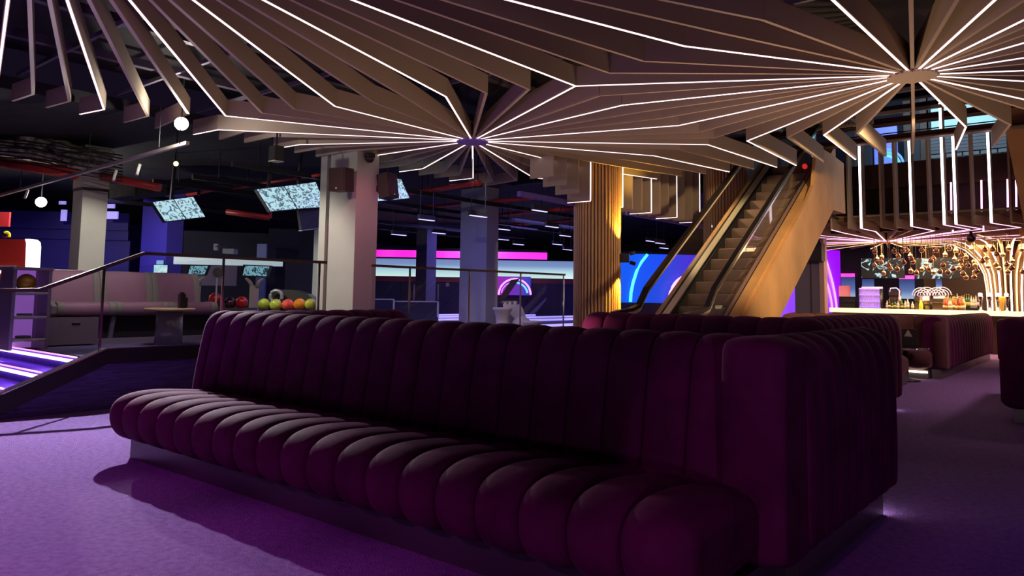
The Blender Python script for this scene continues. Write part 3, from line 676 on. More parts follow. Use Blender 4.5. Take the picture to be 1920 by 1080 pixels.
# teal backlit band, slats and brick panel of the upper unit
q0, q1 = PY(1755, 250, 22.5), PY(1886, 250, 22.5)
up = thing('upper_shopfront', 'teal lit grey slatted shopfront on the upper floor', 'shopfront', (q0.x, 22.5, 4.2))
MB().box(-3.9, -1.2, 22.5, 22.6, 5.62, 6.5).build('light_panel', glow('teal_panel', (0.18, 0.62, 0.68), 0.75), up)
for k in range(5):
    MB().box(-3.95, -1.2, 22.44, 22.5, 5.16 + k * 0.09, 5.24 + k * 0.09).build('slat', mat('slat_grey', (0.30, 0.28, 0.31), 0.6), up)
for r in range(3):
    for k in range(7):
        x = -3.95 + k * 0.39 + (0.0 if r != 1 else 0.1)
        MB().box(x, x + 0.35, 22.44, 22.5, 4.82 + r * 0.11, 4.91 + r * 0.11).build('brick', mat('brick_white', (0.42, 0.40, 0.42), 0.7), up)
MB().box(-4.0, -1.15, 22.5, 22.55, 4.2, 5.6).build('back_board', mat('slat_dark', (0.12, 0.11, 0.13), 0.7), up)
sc = thing('graphic_screen', 'blue screen with green arcs on the upper floor', 'screen', (-5.2, 23, 4.2))
a, b = PY(1640, 312, 22.8), PY(1682, 260, 22.8)
MB().box(a.x, b.x, 22.8, 22.86, a.z - 0.1, b.z + 0.4).build('panel', glow('screen_royal_blue', (0.05, 0.1, 0.9), 0.9), sc)
cx, cz = a.x + 0.25, a.z - 0.05
for r_, c_ in ((0.50, (0.1, 0.3, 1.0)), (0.41, (0.05, 0.55, 0.4)), (0.32, (0.1, 0.8, 0.75))):
    MB().tube([(cx + 0.0 + r_ * math.cos(t), 22.79, cz + r_ * math.sin(t)) for t in lin(0.0, 1.55, 14)], 0.035, 6).build('arc', glow('arc_%.2f' % r_, c_, 1.0), sc)
for k, (px) in enumerate((1586, 1602, 1618, 1696, 1710, 1726, 1740)):
    a = PY(px, 300, 22.7)
    tag(MB().box(a.x, a.x + 0.22, 22.7, 22.9, 4.2, 7.0).build('wall_panel', mat('panel_taupe', (0.24, 0.17, 0.15), 0.7) if k % 2 else mat('slat_dark', (0.12, 0.11, 0.13), 0.7)), 'upright panel on the upper floor beyond the void', 'panel', 'upright panels on the upper floor')
# steel beams and mesh panels in the void
for k, (x0, y0, x1, y1, Y, hh) in enumerate(((1400, 300, 1920, 226, 15.6, 0.10), (1420, 268, 1920, 196, 17.2, 0.13), (1440, 246, 1800, 186, 17.6, 0.12), (1500, 215, 1790, 168, 18.6, 0.12), (1560, 188, 1800, 148, 19.6, 0.12))):
    a, b = PY(x0, y0, Y), PY(x1, y1, Y); z = (a.z + b.z) / 2
    t = thing('roof_beam', ('dark red steel beam crossing the void above the escalator, %s' % ('nearest and lowest', 'second up', 'third up', 'fourth up', 'farthest and topmost')[k]), 'beam', (a.x, Y, z))
    MB().box(-7.9, 6, Y - 0.05, Y + 0.05, z, z + hh).build('web', mat('dark_red_steel', (0.06, 0.012, 0.012), 0.5, 0.2), t)
    MB().box(-7.9, 6, Y - 0.11, Y + 0.11, z - 0.03, z).build('flange', mat('flange_tan', (0.20, 0.13, 0.08), 0.5, 0.2), t)
for k, (px, py, Y) in enumerate(((1505, 212, 15.2), (1570, 228, 15.4), (1530, 205, 16.4), (1448, 226, 15.0))):
    a = PY(px, py, Y)
    t = thing('mesh_ceiling_panel', 'perforated metal mesh panel above the escalator', 'panel', tuple(a), 'mesh panels above the escalator')
    g = MB()
    for i in range(14): g.box(a.x - 0.5 + i * 0.075, a.x - 0.48 + i * 0.075, a.y - 0.4, a.y + 0.4, a.z, a.z + 0.012)
    for i in range(10): g.box(a.x - 0.5, a.x + 0.5, a.y - 0.4 + i * 0.085, a.y - 0.38 + i * 0.085, a.z + 0.012, a.z + 0.022)
    g.build('mesh', mat('mesh_brown', (0.16, 0.10, 0.07), 0.5, 0.3), t)['kind'] = 'stuff'
    MB().box(a.x - 0.56, a.x + 0.56, a.y - 0.46, a.y - 0.40, a.z - 0.04, a.z + 0.05).box(a.x - 0.56, a.x + 0.56, a.y + 0.40, a.y + 0.46, a.z - 0.04, a.z + 0.05).build('frame', mat('frame_tan', (0.42, 0.30, 0.13), 0.5), t)
# leaning oak wall at the right edge
lp = thing('leaning_oak_panel', 'leaning oak clad wall cut by the right edge of view', 'panel', (-1, 16, 3))
MB().prism([(-1.60, 4.45), (-1.36, 2.55), (1.5, 2.55), (1.5, 4.45)], 16.0, 16.25, lambda a, p, q: (p, a, q)).build('board', WOOD, lp)
MB().box(-1.62, 1.5, 15.9, 16.25, 4.45, 4.72).build('cap', WOOD, lp)

# upright light blades between upper ceiling and bar canopy
ub = thing('upright_blade_screen', 'row of tall upright taupe blades, some lit, before the brown fascia', 'blade screen', (-3, 16.6, 2.7))
HB = PZ(1662, 453, 2.72); HB = (HB.x, HB.y); ZB = 2.72
BX = ((1557, 0), (1589, 0), (1613, 1), (1650, 0), (1676, 0), (1707, 1), (1740, 0), (1768, 2), (1790, 1), (1821, 0), (1856, 1), (1893, 0))
bxs = []
for px, led in BX:
    x = PY(px, 350, 16.6).x; zt = 5.15 if led == 2 else 4.6
    f = MB().box(x - 0.018, x + 0.018, 16.6, 16.9, ZB, zt).build('blade', FIN, ub); bxs.append((x, led))
    if led: MB().box(x - 0.022, x + 0.022, 16.588, 16.6, ZB, zt).build('light_strip', LEDW, f)
for k, (px, y0, y1) in enumerate(((1783, 342, 412), (1840, 338, 411), (1889, 336, 410), (1905, 338, 410), (1786, 418, 436), (1843, 416, 434))):
    a, b = PY(px, y0, 17.9), PY(px + 1, y1, 17.9)
    tag(MB().bar(a, b, 0.03, 0.03).build('neon_tube', LEDP), 'thin upright pink neon tube against the brown bulkhead, %s' % ('leftmost of the long ones', 'second long one from left', 'third long one from left', 'rightmost long one', 'short one at left', 'short one at right')[k], 'neon light', 'pink neon tubes on the brown bulkhead')

# ================================================================== bar canopy
bc = thing('radial_ceiling_canopy', 'low pink lit fin canopy spreading over the bar', 'ceiling canopy', (HB[0], HB[1], ZB))
hub(bc, HB, WOOD, ZB)
FINB = mat('bar_fin_paint', (0.50, 0.33, 0.22), 0.55)
for (x, led) in bxs:
    kx = HB[0] + (x - HB[0]) * 1.12
    ky = 17.5
    if x > HB[0] + 1.2: ky = 17.9
    fin(bc, [toward(HB, (kx, ky)), (kx, ky), (x, 16.62)], 1 if (led or x < -4.6) else 0, h=0.18, z=ZB, t=0.04, m=FINB, lm=LEDP, lw=0.03)
for x in (-5.6, -6.2, -6.9):
    fin(bc, [toward(HB, (x, 17.6)), (x, 17.6), (x - 0.1, 16.62)], 1, h=0.18, z=ZB, t=0.04, m=FINB, lm=LEDP, lw=0.03)
n = 40
for k in range(n):
    a = 2 * PI * k / n + 0.05
    d = Vector((math.cos(a), math.sin(a)))
    if d.y < -0.45: continue
    e = Vector(HB) + d * (4.2 if d.y > 0 else 3.0)
    if e.x < -7.3: e = Vector(HB) + d * ((HB[0] + 7.3) / -d.x)
    if e.y < 16.8 or (e.x - HB[0]) ** 2 > 60: continue
    fin(bc, [toward(HB, e), tuple(e)], k % 2 == 0, h=0.16, z=ZB, t=0.04, m=FINB, lm=LEDP if d.y < 0.2 else glow('led_amber', (1.0, 0.58, 0.25), 1.8), lw=0.03)
for k, (y, z) in enumerate(((17.0, 2.99), (17.35, 3.04), (17.75, 3.08))):
    tag(MB().box(-5.6, 3, y - .03, y + .03, z, z + .035).build('canopy_rail', mat('rail_tan', (0.45, 0.32, 0.18), 0.5)), 'thin tan steel rail on top of the bar canopy, %s' % ('front', 'middle', 'rear')[k], 'rail')
struct('ceiling', MB().box(-7.3, 7, 16.95, 32, 2.9, 2.98), mat('bar_ceiling', (0.20, 0.11, 0.06), 0.7), 'dark ceiling over the bar canopy')
# second fan of fins towards the tree-like column
TC = PY(1889, 500, 22.0); TC = (TC.x, TC.y)
for k in range(30):
    a = 2 * PI * k / 30
    e = Vector(TC) + Vector((math.cos(a), math.sin(a))) * 2.6
    if e.y > 17.0 and (Vector(e) - Vector(HB)).length > 1.5:
        s0 = Vector(TC) + Vector((math.cos(a), math.sin(a))) * 1.35
        fin(bc, [tuple(s0), tuple(e)], k % 2 == 0, h=0.16, z=ZB, t=0.04, m=FINB, lm=glow('led_amber', (1.0, 0.58, 0.25), 1.8), lw=0.03)
tr = thing('tree_column', 'tree shaped column of curved glowing fins rising behind the bar', 'column', (TC[0], TC[1], 0.0))
for k in range(26):
    a = 2 * PI * k / 26 + 0.1; d = Vector((math.cos(a), math.sin(a), 0)); tn = Vector((-d.y, d.x, 0))
    prof = [(0.45, 0.9), (0.46, 1.5), (0.50, 1.9), (0.64, 2.25), (0.88, 2.5), (1.16, 2.65), (1.44, 2.70)]
    prof2 = [(r - 0.14, z + (0.0 if i < 3 else 0.10)) for i, (r, z) in enumerate(prof)]
    mb = MB(); lb = MB(); c = Vector((TC[0], TC[1], 0)); Z = Vector((0, 0, 1))
    for (p0, p1, q0, q1) in zip(prof[:-1], prof[1:], prof2[:-1], prof2[1:]):
        pts = [c + d * p0[0] + Z * p0[1], c + d * p1[0] + Z * p1[1], c + d * q1[0] + Z * q1[1], c + d * q0[0] + Z * q0[1]]
        mb.quadbox([p - tn * 0.02 for p in pts] + [p + tn * 0.02 for p in pts])
        o_ = d * 0.008
        lb.quadbox([p - tn * 0.018 for p in (pts[0] + o_, pts[1] + o_, pts[1], pts[0])] + [p + tn * 0.018 for p in (pts[0] + o_, pts[1] + o_, pts[1], pts[0])])
    f = mb.build('fin', FINB, tr)
    lb.build('light_strip', LEDW if k % 2 == 0 else glow('led_amber2', (1.0, 0.50, 0.16), 1.0), f)
MB().lathe([(0.26, 0), (0.26, 2.9)], (TC[0], TC[1], 0), 20).build('core', BROWN, tr)

# bar counter
YB = 20.8
br = thing('bar_counter', 'long bar counter with brightly glowing cream edge', 'bar', (-4, YB, 0))
MB().box(-6.15, 4, YB, YB + 0.7, 0.93, 1.0).build('worktop', mat('bar_top', (0.10, 0.08, 0.06), 0.3), br)
MB().box(-6.15, 4, YB - 0.02, YB, 0.90, 1.015).build('glowing_edge', glow('bar_glow', (1.0, 0.84, 0.40), 1.35), br)
MB().box(-6.1, 4, YB + 0.08, YB + 0.2, 0.0, 0.93).build('front_panel', BROWN, br)
xw = PY(1577, 540, 23.5).x
struct('wall_barleft', MB().box(xw, -4.4, 23.5, 23.65, 0, 2.9), mat('barleft_navy', (0.02, 0.015, 0.04), 0.6))
struct('wall_barback', MB().box(-4.4, 3, 23.5, 23.65, 0, 2.9), mat('barback_brown', (0.16, 0.09, 0.05), 0.6), 'brown wall behind the bar')
bb = thing('back_bar_shelf', 'dark back bar shelf standing behind the counter', 'shelf', (-2, 22.3, 0))
MB().box(-5.4, TC[0] - .75, 22.2, 22.6, 0.0, 1.02).build('cabinet', BROWN, bb)
MB().box(-5.4, TC[0] - .75, 22.15, 22.62, 1.02, 1.06).build('shelf_top', STEEL, bb)
# screens over the bar
for nm, x0, x1, y0, y1, sd in (('wide screen with white figures on black at left over the bar', 1615, 1695, 483, 522, 3.0), ('wide screen with pale blue shapes on black at right over the bar', 1717, 1799, 482, 523, 2.0)):
    a, b = PY(x0, y1, 22.0), PY(x1, y0, 22.0)
    t = thing('bar_screen', nm, 'screen', (a.x, 22.0, a.z))
    MB().box(a.x, b.x, 22.0, 22.06, a.z, b.z).build('casing', BLACK, t)
    MB().box(a.x + .01, b.x - .01, 21.99, 22.0, a.z + .01, b.z - .01).build('display', screen_mat('comic_%d' % int(sd * 10), (0.02, 0.018, 0.016), (0.62, 0.92, 0.95), 0.95, sd * 1.6, 'comic', (1, 1, 1), 0.54), t)
    for s in (0.3, 0.7):
        MB().bar((a.x + (b.x - a.x) * s, 22.05, b.z), (a.x + (b.x - a.x) * s, 22.05, 2.9), 0.02, 0.02).build('hanger', STEEL, t)
# white arch display lights
for k, (px, py) in enumerate(((1728, 556), (1738, 555), (1757, 556), (1767, 555))):
    a = PY(px, py, 22.3)
    t = thing('arch_light', 'small pinkish arched display light behind the bar', 'display light', (a.x, 22.3, 1.06), 'arched display lights behind the bar')
    for rr, c in ((0.21, (1, 0.62, 0.72)), (0.15, (1.0, 0.45, 0.6)), (0.09, (0.7, 0.55, 0.9))):
        MB().tube([(a.x + rr * math.cos(q), 22.22 + .06 * (k % 2), a.z + 0.02 + rr * math.sin(q)) for q in lin(0, PI, 12)], 0.013, 6).build('arch', glow('arch%.2f' % rr, c, 0.55), t)
    MB().box(a.x - .075, a.x + .075, 22.22, 22.4, 1.06, a.z + 0.03).build('cabinet', mat('arch_cab', (0.35, 0.28, 0.25), 0.5), t)
    MB().box(a.x - .07, a.x + .07, 22.21, 22.22, a.z - 0.12, a.z + 0.0).build('window', glow('cool_window', (0.55, 0.55, 0.75), 0.5), t)
# bottles
BT = [('amber_glass', (0.45, 0.16, 0.03)), ('green_glass', (0.05, 0.16, 0.06)), ('dark_glass', (0.06, 0.03, 0.02)), ('clear_bottle', (0.6, 0.55, 0.5)), ('red_bottle', (0.5, 0.04, 0.03))]
def bottle(x, y, z, k, hgt, lab):
    t = thing('bottle', lab[0], 'bottle', (x, y, z), lab[1])
    r = 0.038
    MB().lathe([(r, 0), (r, hgt * .58), (r * .9, hgt * .66), (r * .4, hgt * .76), (r * .36, hgt * .95)], (x, y, z), 10).build('body', mat(BT[k][0], BT[k][1], 0.12, spec=0.8), t)
    MB().lathe([(r * .45, 0), (r * .45, hgt * .07)], (x, y, z + hgt * .94), 8).build('cap', mat('bottle_cap', (0.5, 0.35, 0.12), 0.3, 0.8), t)
    MB().lathe([(r * 1.03, 0), (r * 1.03, hgt * .24)], (x, y, z + hgt * .18), 10).build('label', mat('bottle_label%d' % (k % 3), ((0.75, 0.65, 0.45), (0.7, 0.5, 0.1), (0.6, 0.55, 0.5))[k % 3], 0.6), t)
xl, xr = PY(1774, 575, 21.3).x, PY(1808, 575, 21.3).x
for i in range(24):
    x = xl + (xr - xl) * ((i % 12) / 11); y = 21.1 + 0.16 * (i // 12) + random.uniform(-.02, .02)
    bottle(x, y, 1.0, random.choice((0, 0, 2, 3, 4)), random.uniform(.27, .36), ('spirit bottle in the cluster standing on the bar counter', 'bottles clustered on the bar counter'))
xl, xr = PY(1770, 560, 22.4).x, PY(1835, 560, 22.4).x
for i in range(16):
    bottle(xl + (xr - xl) * i / 15, 22.35, 1.06, random.choice((0, 1, 2, 3)), random.uniform(.28, .38), ('bottle lined up on the back bar shelf', 'bottles on the back bar shelf'))
xl, xr = PY(1664, 575, 21.3).x, PY(1712, 575, 21.3).x
for i in range(9):
    bottle(xl + (xr - xl) * i / 8 + random.uniform(-.03, .03), 21.2, 1.0, random.choice((1, 2, 3)), random.uniform(.2, .28), ('small bottle standing along the left half of the counter', 'bottles on the left half of the counter'))
# chrome beer taps
for px in (1839, 1856, 1872, 1888):
    a = PY(px, 578, 21.0); x = a.x
    t = thing('beer_tap', 'slender chrome beer tap standing on the bar counter', 'beer tap', (x, 21.0, 1.0), 'chrome beer taps on the bar')
    MB().lathe([(0.06, 0), (0.06, 0.02), (0.025, 0.04), (0.03, 0.2), (0.055, 0.33), (0.055, 0.37), (0.02, 0.38)], (x, 21.0, 1.0), 12).build('font', CHROME, t)
    MB().bar((x, 20.97, 1.28), (x, 20.86, 1.24), 0.02, 0.02).build('spout', CHROME, t)
    MB().lathe([(0.04, 0), (0.05, 0.04), (0.03, 0.07)], (x, 21.0, 1.37), 10).build('badge', glow('tap_badge', (1, 0.85, 0.7), 1.0), t)
a = PY(1880, 578, 20.95)
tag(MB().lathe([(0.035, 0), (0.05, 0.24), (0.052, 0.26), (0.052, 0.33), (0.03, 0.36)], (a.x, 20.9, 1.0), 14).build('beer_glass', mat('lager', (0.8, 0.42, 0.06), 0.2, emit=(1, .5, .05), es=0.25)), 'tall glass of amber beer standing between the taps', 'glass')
a = PY(1727, 577, 20.95)
t = thing('yellow_bottle', 'bright yellow bottle standing alone mid counter', 'bottle', (a.x, 20.95, 1.0))
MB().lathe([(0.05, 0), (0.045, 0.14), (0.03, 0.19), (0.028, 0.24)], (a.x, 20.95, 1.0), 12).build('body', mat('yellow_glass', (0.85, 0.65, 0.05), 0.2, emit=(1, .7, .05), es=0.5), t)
MB().lathe([(0.06, 0), (0.06, 0.012)], (a.x, 20.95, 1.0), 12).build('foot', mat('yellow_foot', (0.85, 0.65, 0.05), 0.3), t)
# purple lit glass rack
a, b = PY(1611, 566, 21.15), PY(1650, 541, 21.15)
t = thing('glass_rack', 'glass rack lit violet at the left end of the bar', 'rack', (a.x, 22, 1.0))
for z in lin(1.04, b.z, 3): MB().box(a.x, b.x, 21.15, 21.4, z, z + 0.012).build('shelf', glow('rack_violet', (0.5, 0.2, 1.0), 0.8), t)
for x in (a.x, b.x): MB().box(x - .01, x + .01, 21.15, 21.4, 1.0, b.z).build('side', CHROME, t)
MB().box(a.x, b.x, 21.42, 21.44, 1.0, b.z + .05).build('back', glow('rack_back', (0.35, 0.12, 0.6), 0.5), t)
for z in lin(1.052, b.z + .012, 3)[:3]:
    for i in range(8):
        x = a.x + .05 + (b.x - a.x - .1) * i / 7
        tag(MB().lathe([(0.02, 0), (0.008, 0.02), (0.008, 0.05), (0.035, 0.08), (0.038, 0.13)], (x, 21.28, z), 8).build('stem_glass', mat('stem_glass', (0.85, 0.8, 0.85), 0.1, spec=0.9)), 'stemmed glass in the violet lit rack', 'glass', 'glasses in the violet rack')
# espresso machine, till, grinders as small bar things
def bar_box(name, label, cat, px0, px1, py0, py1, Y, m1, m2):
    a, b = PY(px0, py1, Y), PY(px1, py0, Y); wd = b.x - a.x; z0 = 1.0
    t = thing(name, label, cat, (a.x, Y, z0))
    MB().box(a.x, b.x, Y, Y + .29, z0, z0 + (b.z - z0) * .62).build('body', m1, t)
    MB().box(a.x - .01, b.x + .01, Y - .03, Y + .3, z0 + (b.z - z0) * .66, b.z).build('top', m2, t)
    MB().box(a.x + wd * .1, b.x - wd * .1, Y - .015, Y, z0 + .03, z0 + (b.z - z0) * .5).build('panel', m2, t)
BX1 = mat('steel_warm', (0.5, 0.36, 0.25), 0.25, 0.9); BX2 = mat('dark_plastic', (0.04, 0.035, 0.035), 0.4)
bar_box('coffee_machine', 'steel coffee machine with pink lit rim on the bar', 'coffee machine', 1668, 1684, 541, 577, 21.2, BX1, BX2)
bar_box('till', 'dark till standing at the left end of the bar', 'till', 1580, 1602, 560, 577, 21.2, BX2, BX2)
bar_box('ice_chest', 'steel ice chest under the arched lights', 'ice chest', 1748, 1768, 560, 577, 21.2, BX1, BX1)
bar_box('ice_well', 'pale steel box left of the yellow bottle', 'box', 1716, 1724, 556, 577, 21.25, BX1, BX1)
bar_box('jar_holder', 'framed holder right of the yellow bottle', 'holder', 1734, 1744, 564, 577, 21.25, BX2, BX1)
a = PY(1677, 545, 21.2)
tag(MB().tube([(a.x - .1, 21.15, a.z - .03), (a.x - .08, 21.15, a.z + .06), (a.x + .06, 21.15, a.z + .07), (a.x + .13, 21.15, a.z), (a.x + .12, 21.15, a.z - .15)], 0.012, 6).build('neon_ring', glow('neon_lilac', (0.8, 0.4, 1.0), 1.5)), 'bent lilac neon loop on the coffee machine', 'neon light')
# globe pendants
GL = [(650,385),(690,370),(685,415),(628,440),(630,325),(705,505),(745,440),(762,468),(820,472),(830,362),(795,320),(868,315),(900,312),(875,415),(930,360),(935,490),(940,385),(952,410),(982,503),(1027,312),(1030,472),(1065,428),(1085,470),(1105,400),(1125,385),(1150,315),(1128,500),(1182,493),(1208,440),(1225,350),(1260,298),(1248,500),(1293,473),(1305,388),(1315,315),(1340,462),(1358,405),(1365,350),(1375,512),(1400,370),(1400,542),(1415,440),(1357,435),(1450,300),(1470,410),(1478,440),(1475,500),(1470,540),(1490,490),(1540,405),(1575,378),(1590,450),(1560,310),(1625,305),(1660,345),(1655,435),(1675,465),(1710,350),(1745,435),(1755,495),(1760,295),(1785,465),(1790,405),(1870,305),(1880,495)]
GOLD = mat('gold_globe', (0.9, 0.62, 0.28), 0.12, 1.0)
g0 = None; GP = []
for (gx, gy) in GL:
    for _t in range(40):
        Y = random.uniform(18.5, 20.6)
        c = PY(1500 + gx / 4.5, 400 + gy / 4.5, Y)
        if c.z > 2.62: c.z = 2.62
        if all((c.x - g.x) ** 2 + (c.y - g.y) ** 2 > 0.02 for g in GP): break
    GP.append(c)
    t = thing('globe_pendant', 'small gold glass globe hanging over the bar', 'pendant light', tuple(c), 'gold globe pendants over the bar')
    if g0 is None: g0 = [MB().sphere((0, 0, 0), 0.058, 14, 8), MB().lathe([(0.018, 0.05), (0.018, 0.085)], (0, 0, 0), 8)]
    for mb, nm, mm in ((g0[0], 'globe', GOLD), (g0[1], 'collar', GOLD)):
        if not hasattr(mb, 'me'):
            o = mb.build(nm, mm); mb.me = o.data; o.parent = t
        else:
            o = bpy.data.objects.new(nm, mb.me); COL.objects.link(o); o.parent = t
    o = MB().bar((0, 0, 0.08), (0, 0, 2.9 - c.z), 0.008, 0.008).build('cord', mat('gold_cord', (0.5, 0.35, 0.2), 0.4)); o.parent = t
q = thing('camera_dome', 'dark dome camera hanging under the bar canopy', 'camera', tuple(PY(1821, 447, 18.5)))
c = PY(1821, 447, 18.5)
MB().sphere(c, 0.09, 14, 8).build('dome', mat('dome_black', (0.03, 0.015, 0.02), 0.15), q); MB().lathe([(0.03, 0), (0.03, 0.3)], (c.x, c.y, c.z + .05), 8).build('stem', BLACK, q)
# grey column, cream post, speaker and violet screen left of the bar
a = PY(1490, 500, 19.0); b = PY(1536, 500, 19.0)
t = thing('square_pillar', 'grey pillar seen between escalator and violet screen', 'pillar', (a.x, 19, 0)); MB().box(a.x, b.x, 19.0, 19.5, 0, 2.9).build('shaft', mat('grey_col', (0.16, 0.15, 0.2), 0.7), t)
MB().box(a.x + (b.x - a.x) * .62, a.x + (b.x - a.x) * .68, 18.99, 19.0, 0, 2.9).build('joint', mat('plum_joint', (0.08, 0.04, 0.06), 0.7), t)
a = PY(1537, 500, 19.0); b = PY(1546, 500, 19.0)
tag(MB().box(a.x, b.x, 18.95, 19.2, 0, 2.72).build('cream_post', mat('post_pink', (0.55, 0.36, 0.30), 0.6)), 'slim cream post beside the violet screen', 'post')
a, b = PY(1514, 490, 18.7), PY(1541, 456, 18.7)
t = thing('loudspeaker', 'black loudspeaker under the bar canopy beside the cream post', 'speaker', tuple(a))
MB().box(a.x, b.x, 18.65, 18.93, a.z, b.z).build('cabinet', BLACK, t); MB().tube([(a.x + .25, 18.8, b.z), (a.x + .25, 18.8, 2.9)], 0.03).build('bracket', STEEL, t)
a, b = PD(1546, 578, 24), PD(1575, 470, 24.5)
t = thing('graphic_screen', 'violet screen with two pink arcs left of the bar', 'screen', tuple(a))
d = Vector((b.x - a.x, b.y - a.y, 0)); zt = b.z
MB().panel((a.x - d.x * 1.2, a.y - d.y * 1.2, 0.0), (b.x, b.y, 0.0), (b.x, b.y, zt), (a.x - d.x * 1.2, a.y - d.y * 1.2, zt), 0.05).build('panel', glow('violet_screen', (0.35, 0.0, 0.95), 0.95), t)
nrm = Vector((d.y, -d.x, 0)).normalized() * 0.02
for (x0, c1, rr) in ((1552, 1567, 0.024), (1546, 1559, 0.022)):
    pts = []
    for s in lin(0, 1, 10):
        px = x0 + (c1 - x0) * math.sin(s * PI / 2) * 1.0 - 6 * (1 - s); py = (483 if rr > .023 else 505) + (578 - (483 if rr > .023 else 505)) * s
        u = (px - 1546) / 29
        p_ = PD(px, py, 24 + .5 * u) ; pts.append(p_ + nrm * 2)
    MB().tube(pts, rr, 6).build('arc', glow('neon_rose', (1.0, 0.35, 0.9), 1.6), t)
a, b = PD(1440, 580, 24), PD(1490, 520, 24.6)
t = thing('graphic_screen', 'blue violet screen showing under the escalator', 'screen', tuple(a)); MB().panel((a.x, a.y, 0.0), (b.x, b.y, 0.0), (b.x, b.y, 2.6), (a.x, a.y, 2.6), 0.05).build('panel', glow('screen_blue_violet', (0.12, 0.06, 0.8), 0.8), t)
MB().panel((a.x - .05, a.y, 2.6), (b.x + .05, b.y, 2.6), (b.x + .05, b.y, 2.66), (a.x - .05, a.y, 2.66), 0.09).build('frame', BLACK, t)
# blue panels and red machine glimpsed behind the bar
for k, (x0, x1, y0, y1, lab) in enumerate(((1578, 1602, 519, 558, 'blue lit panel behind the till at the bar'), (1617, 1638, 523, 548, 'blue lit panel above the violet rack'), (1687, 1714, 523, 560, 'blue lit panel between the two bar screens'), (1755, 1765, 523, 540, 'narrow blue lit panel right of the arched lights'))):
    a, b = PY(x0, y1, 23.4), PY(x1, y0, 23.4)
    t = thing('lightbox', lab, 'panel', tuple(a)); MB().box(a.x, b.x, 23.4, 23.45, a.z, b.z).build('face', grad_mat('blue_dusk', [(0.0, (0.45, 0.6, 0.85)), (0.4, (0.12, 0.2, 0.5)), (1.0, (0.03, 0.05, 0.2))], 0.8), t)
    if k in (0, 2): MB().box(a.x, b.x, 23.38, 23.45, b.z, b.z + .1).build('magenta_cap', glow('magenta_cap', (1.0, 0.02, 0.65), 1.1), t)
    else: MB().box(a.x, b.x, 23.38, 23.45, b.z, b.z + .03).build('cap', BLACK, t)
a, b = PY(1577, 556, 22.8), PY(1592, 536, 22.8)
t = thing('slush_machine', 'red lit drinks machine at the left end of the bar', 'machine', tuple(a)); MB().box(a.x, b.x, 22.6, 22.9, a.z, b.z).build('tank', glow('red_tank', (0.8, 0.02, 0.04), 0.7), t); MB().box(a.x, b.x + .2, 22.6, 22.9, 0.0, a.z).build('body', BX2, t)

# ================================================================== bowling hall
def wallpiece(name, parent, m, x0, x1, y0, y1, d0, d1, t=0.08, zb=None):
    """upright slab spanning two sight directions at distances d0, d1; y0/y1 read at its left end"""
    a = PD(x0, y1, d0); b = PD(x1, y1, d1)
    if zb is not None: a.z = b.z = zb
    zt = PD(x0, y0, d0).z
    return MB().panel((a.x, a.y, a.z), (b.x, b.y, a.z), (b.x, b.y, zt), (a.x, a.y, zt), t).build(name, m, parent)
mk = thing('lane_end_wall', 'long lane end wall with magenta band and white glow above dark panels', 'wall unit', (-22, 22, 0.53))
wallpiece('magenta_band', mk, glow('magenta_band', (1.0, 0.0, 0.62), 1.15), 690, 1026, 468, 481, 27, 27.4)
wallpiece('top_cap', mk, BLACK, 690, 1026, 463, 468, 27, 27.4)
wallpiece('backlit_panel', mk, grad_mat('backlit_cove', [(0.0, (0.75, 1.0, 0.92)), (0.35, (0.5, 0.75, 0.85)), (0.7, (0.20, 0.30, 0.55)), (1.0, (0.16, 0.24, 0.5))], 0.95), 690, 1110, 484, 517, 27.1, 27.6)
wallpiece('burgundy_band', mk, mat('burgundy_band', (0.30, 0.05, 0.07), 0.6), 690, 1110, 518, 527, 26.9, 27.4)
for k in range(7):
    x0 = 690 + k * 60
    wallpiece('lower_panel', mk, mat('navy_panel_%d' % (k % 2), ((0.035, 0.03, 0.09), (0.05, 0.035, 0.075))[k % 2], 0.6), x0, x0 + 59.4, 527.5 + k * .85, 600 + k * .85, 27 + k * .06, 27 + k * .06 + .06)
for px in (775, 793, 820):
    wallpiece('upright_strip', mk, mat('strip_grey', (0.4, 0.35, 0.36), 0.5), px, px + 2, 533, 563, 26.7, 26.7, 0.03)
wallpiece('switch_plate', mk, mat('strip_grey', (0.4, 0.35, 0.36), 0.5), 836, 842, 530, 537, 26.7, 26.7, 0.03)
# half-round neon sign with dark swooshes
ns = thing('neon_arch_panel', 'magenta and blue neon half circles on the lane end wall', 'neon sign', tuple(PD(965, 550, 26.4)))
def dpts(cx, cy, r, a0, a1, n, d): return [PD(cx + r * math.cos(t), cy - r * math.sin(t), d) for t in lin(a0, a1, n)]
wallpiece('panel', ns, grad_mat('arch_panel', [(0.0, (0.65, 0.0, 0.8)), (1.0, (0.02, 0.08, 0.9))], 0.6, 'X'), 930, 995, 518, 553, 26.6, 26.6)
MB().tube(dpts(965, 553, 30, 0.0, PI, 18, 26.4), 0.035, 6).build('outer_arc', glow('neon_rose2', (1.0, 0.3, 0.95), 1.8), ns)
MB().tube(dpts(966, 553, 23, 0.15, 1.6, 12, 26.4), 0.035, 6).build('inner_arc', glow('neon_sky', (0.05, 0.5, 1.0), 1.8), ns)
MB().tube(dpts(964, 553, 24, 1.7, 3.0, 12, 26.4), 0.02, 6).build('inner_arc', glow('neon_lilac2', (0.6, 0.2, 1.0), 1.4), ns)
sw = thing('swoosh_mural', 'dark wall graphic of sweeping bands right of the neon arch', 'mural', tuple(PD(1000, 560, 26)))
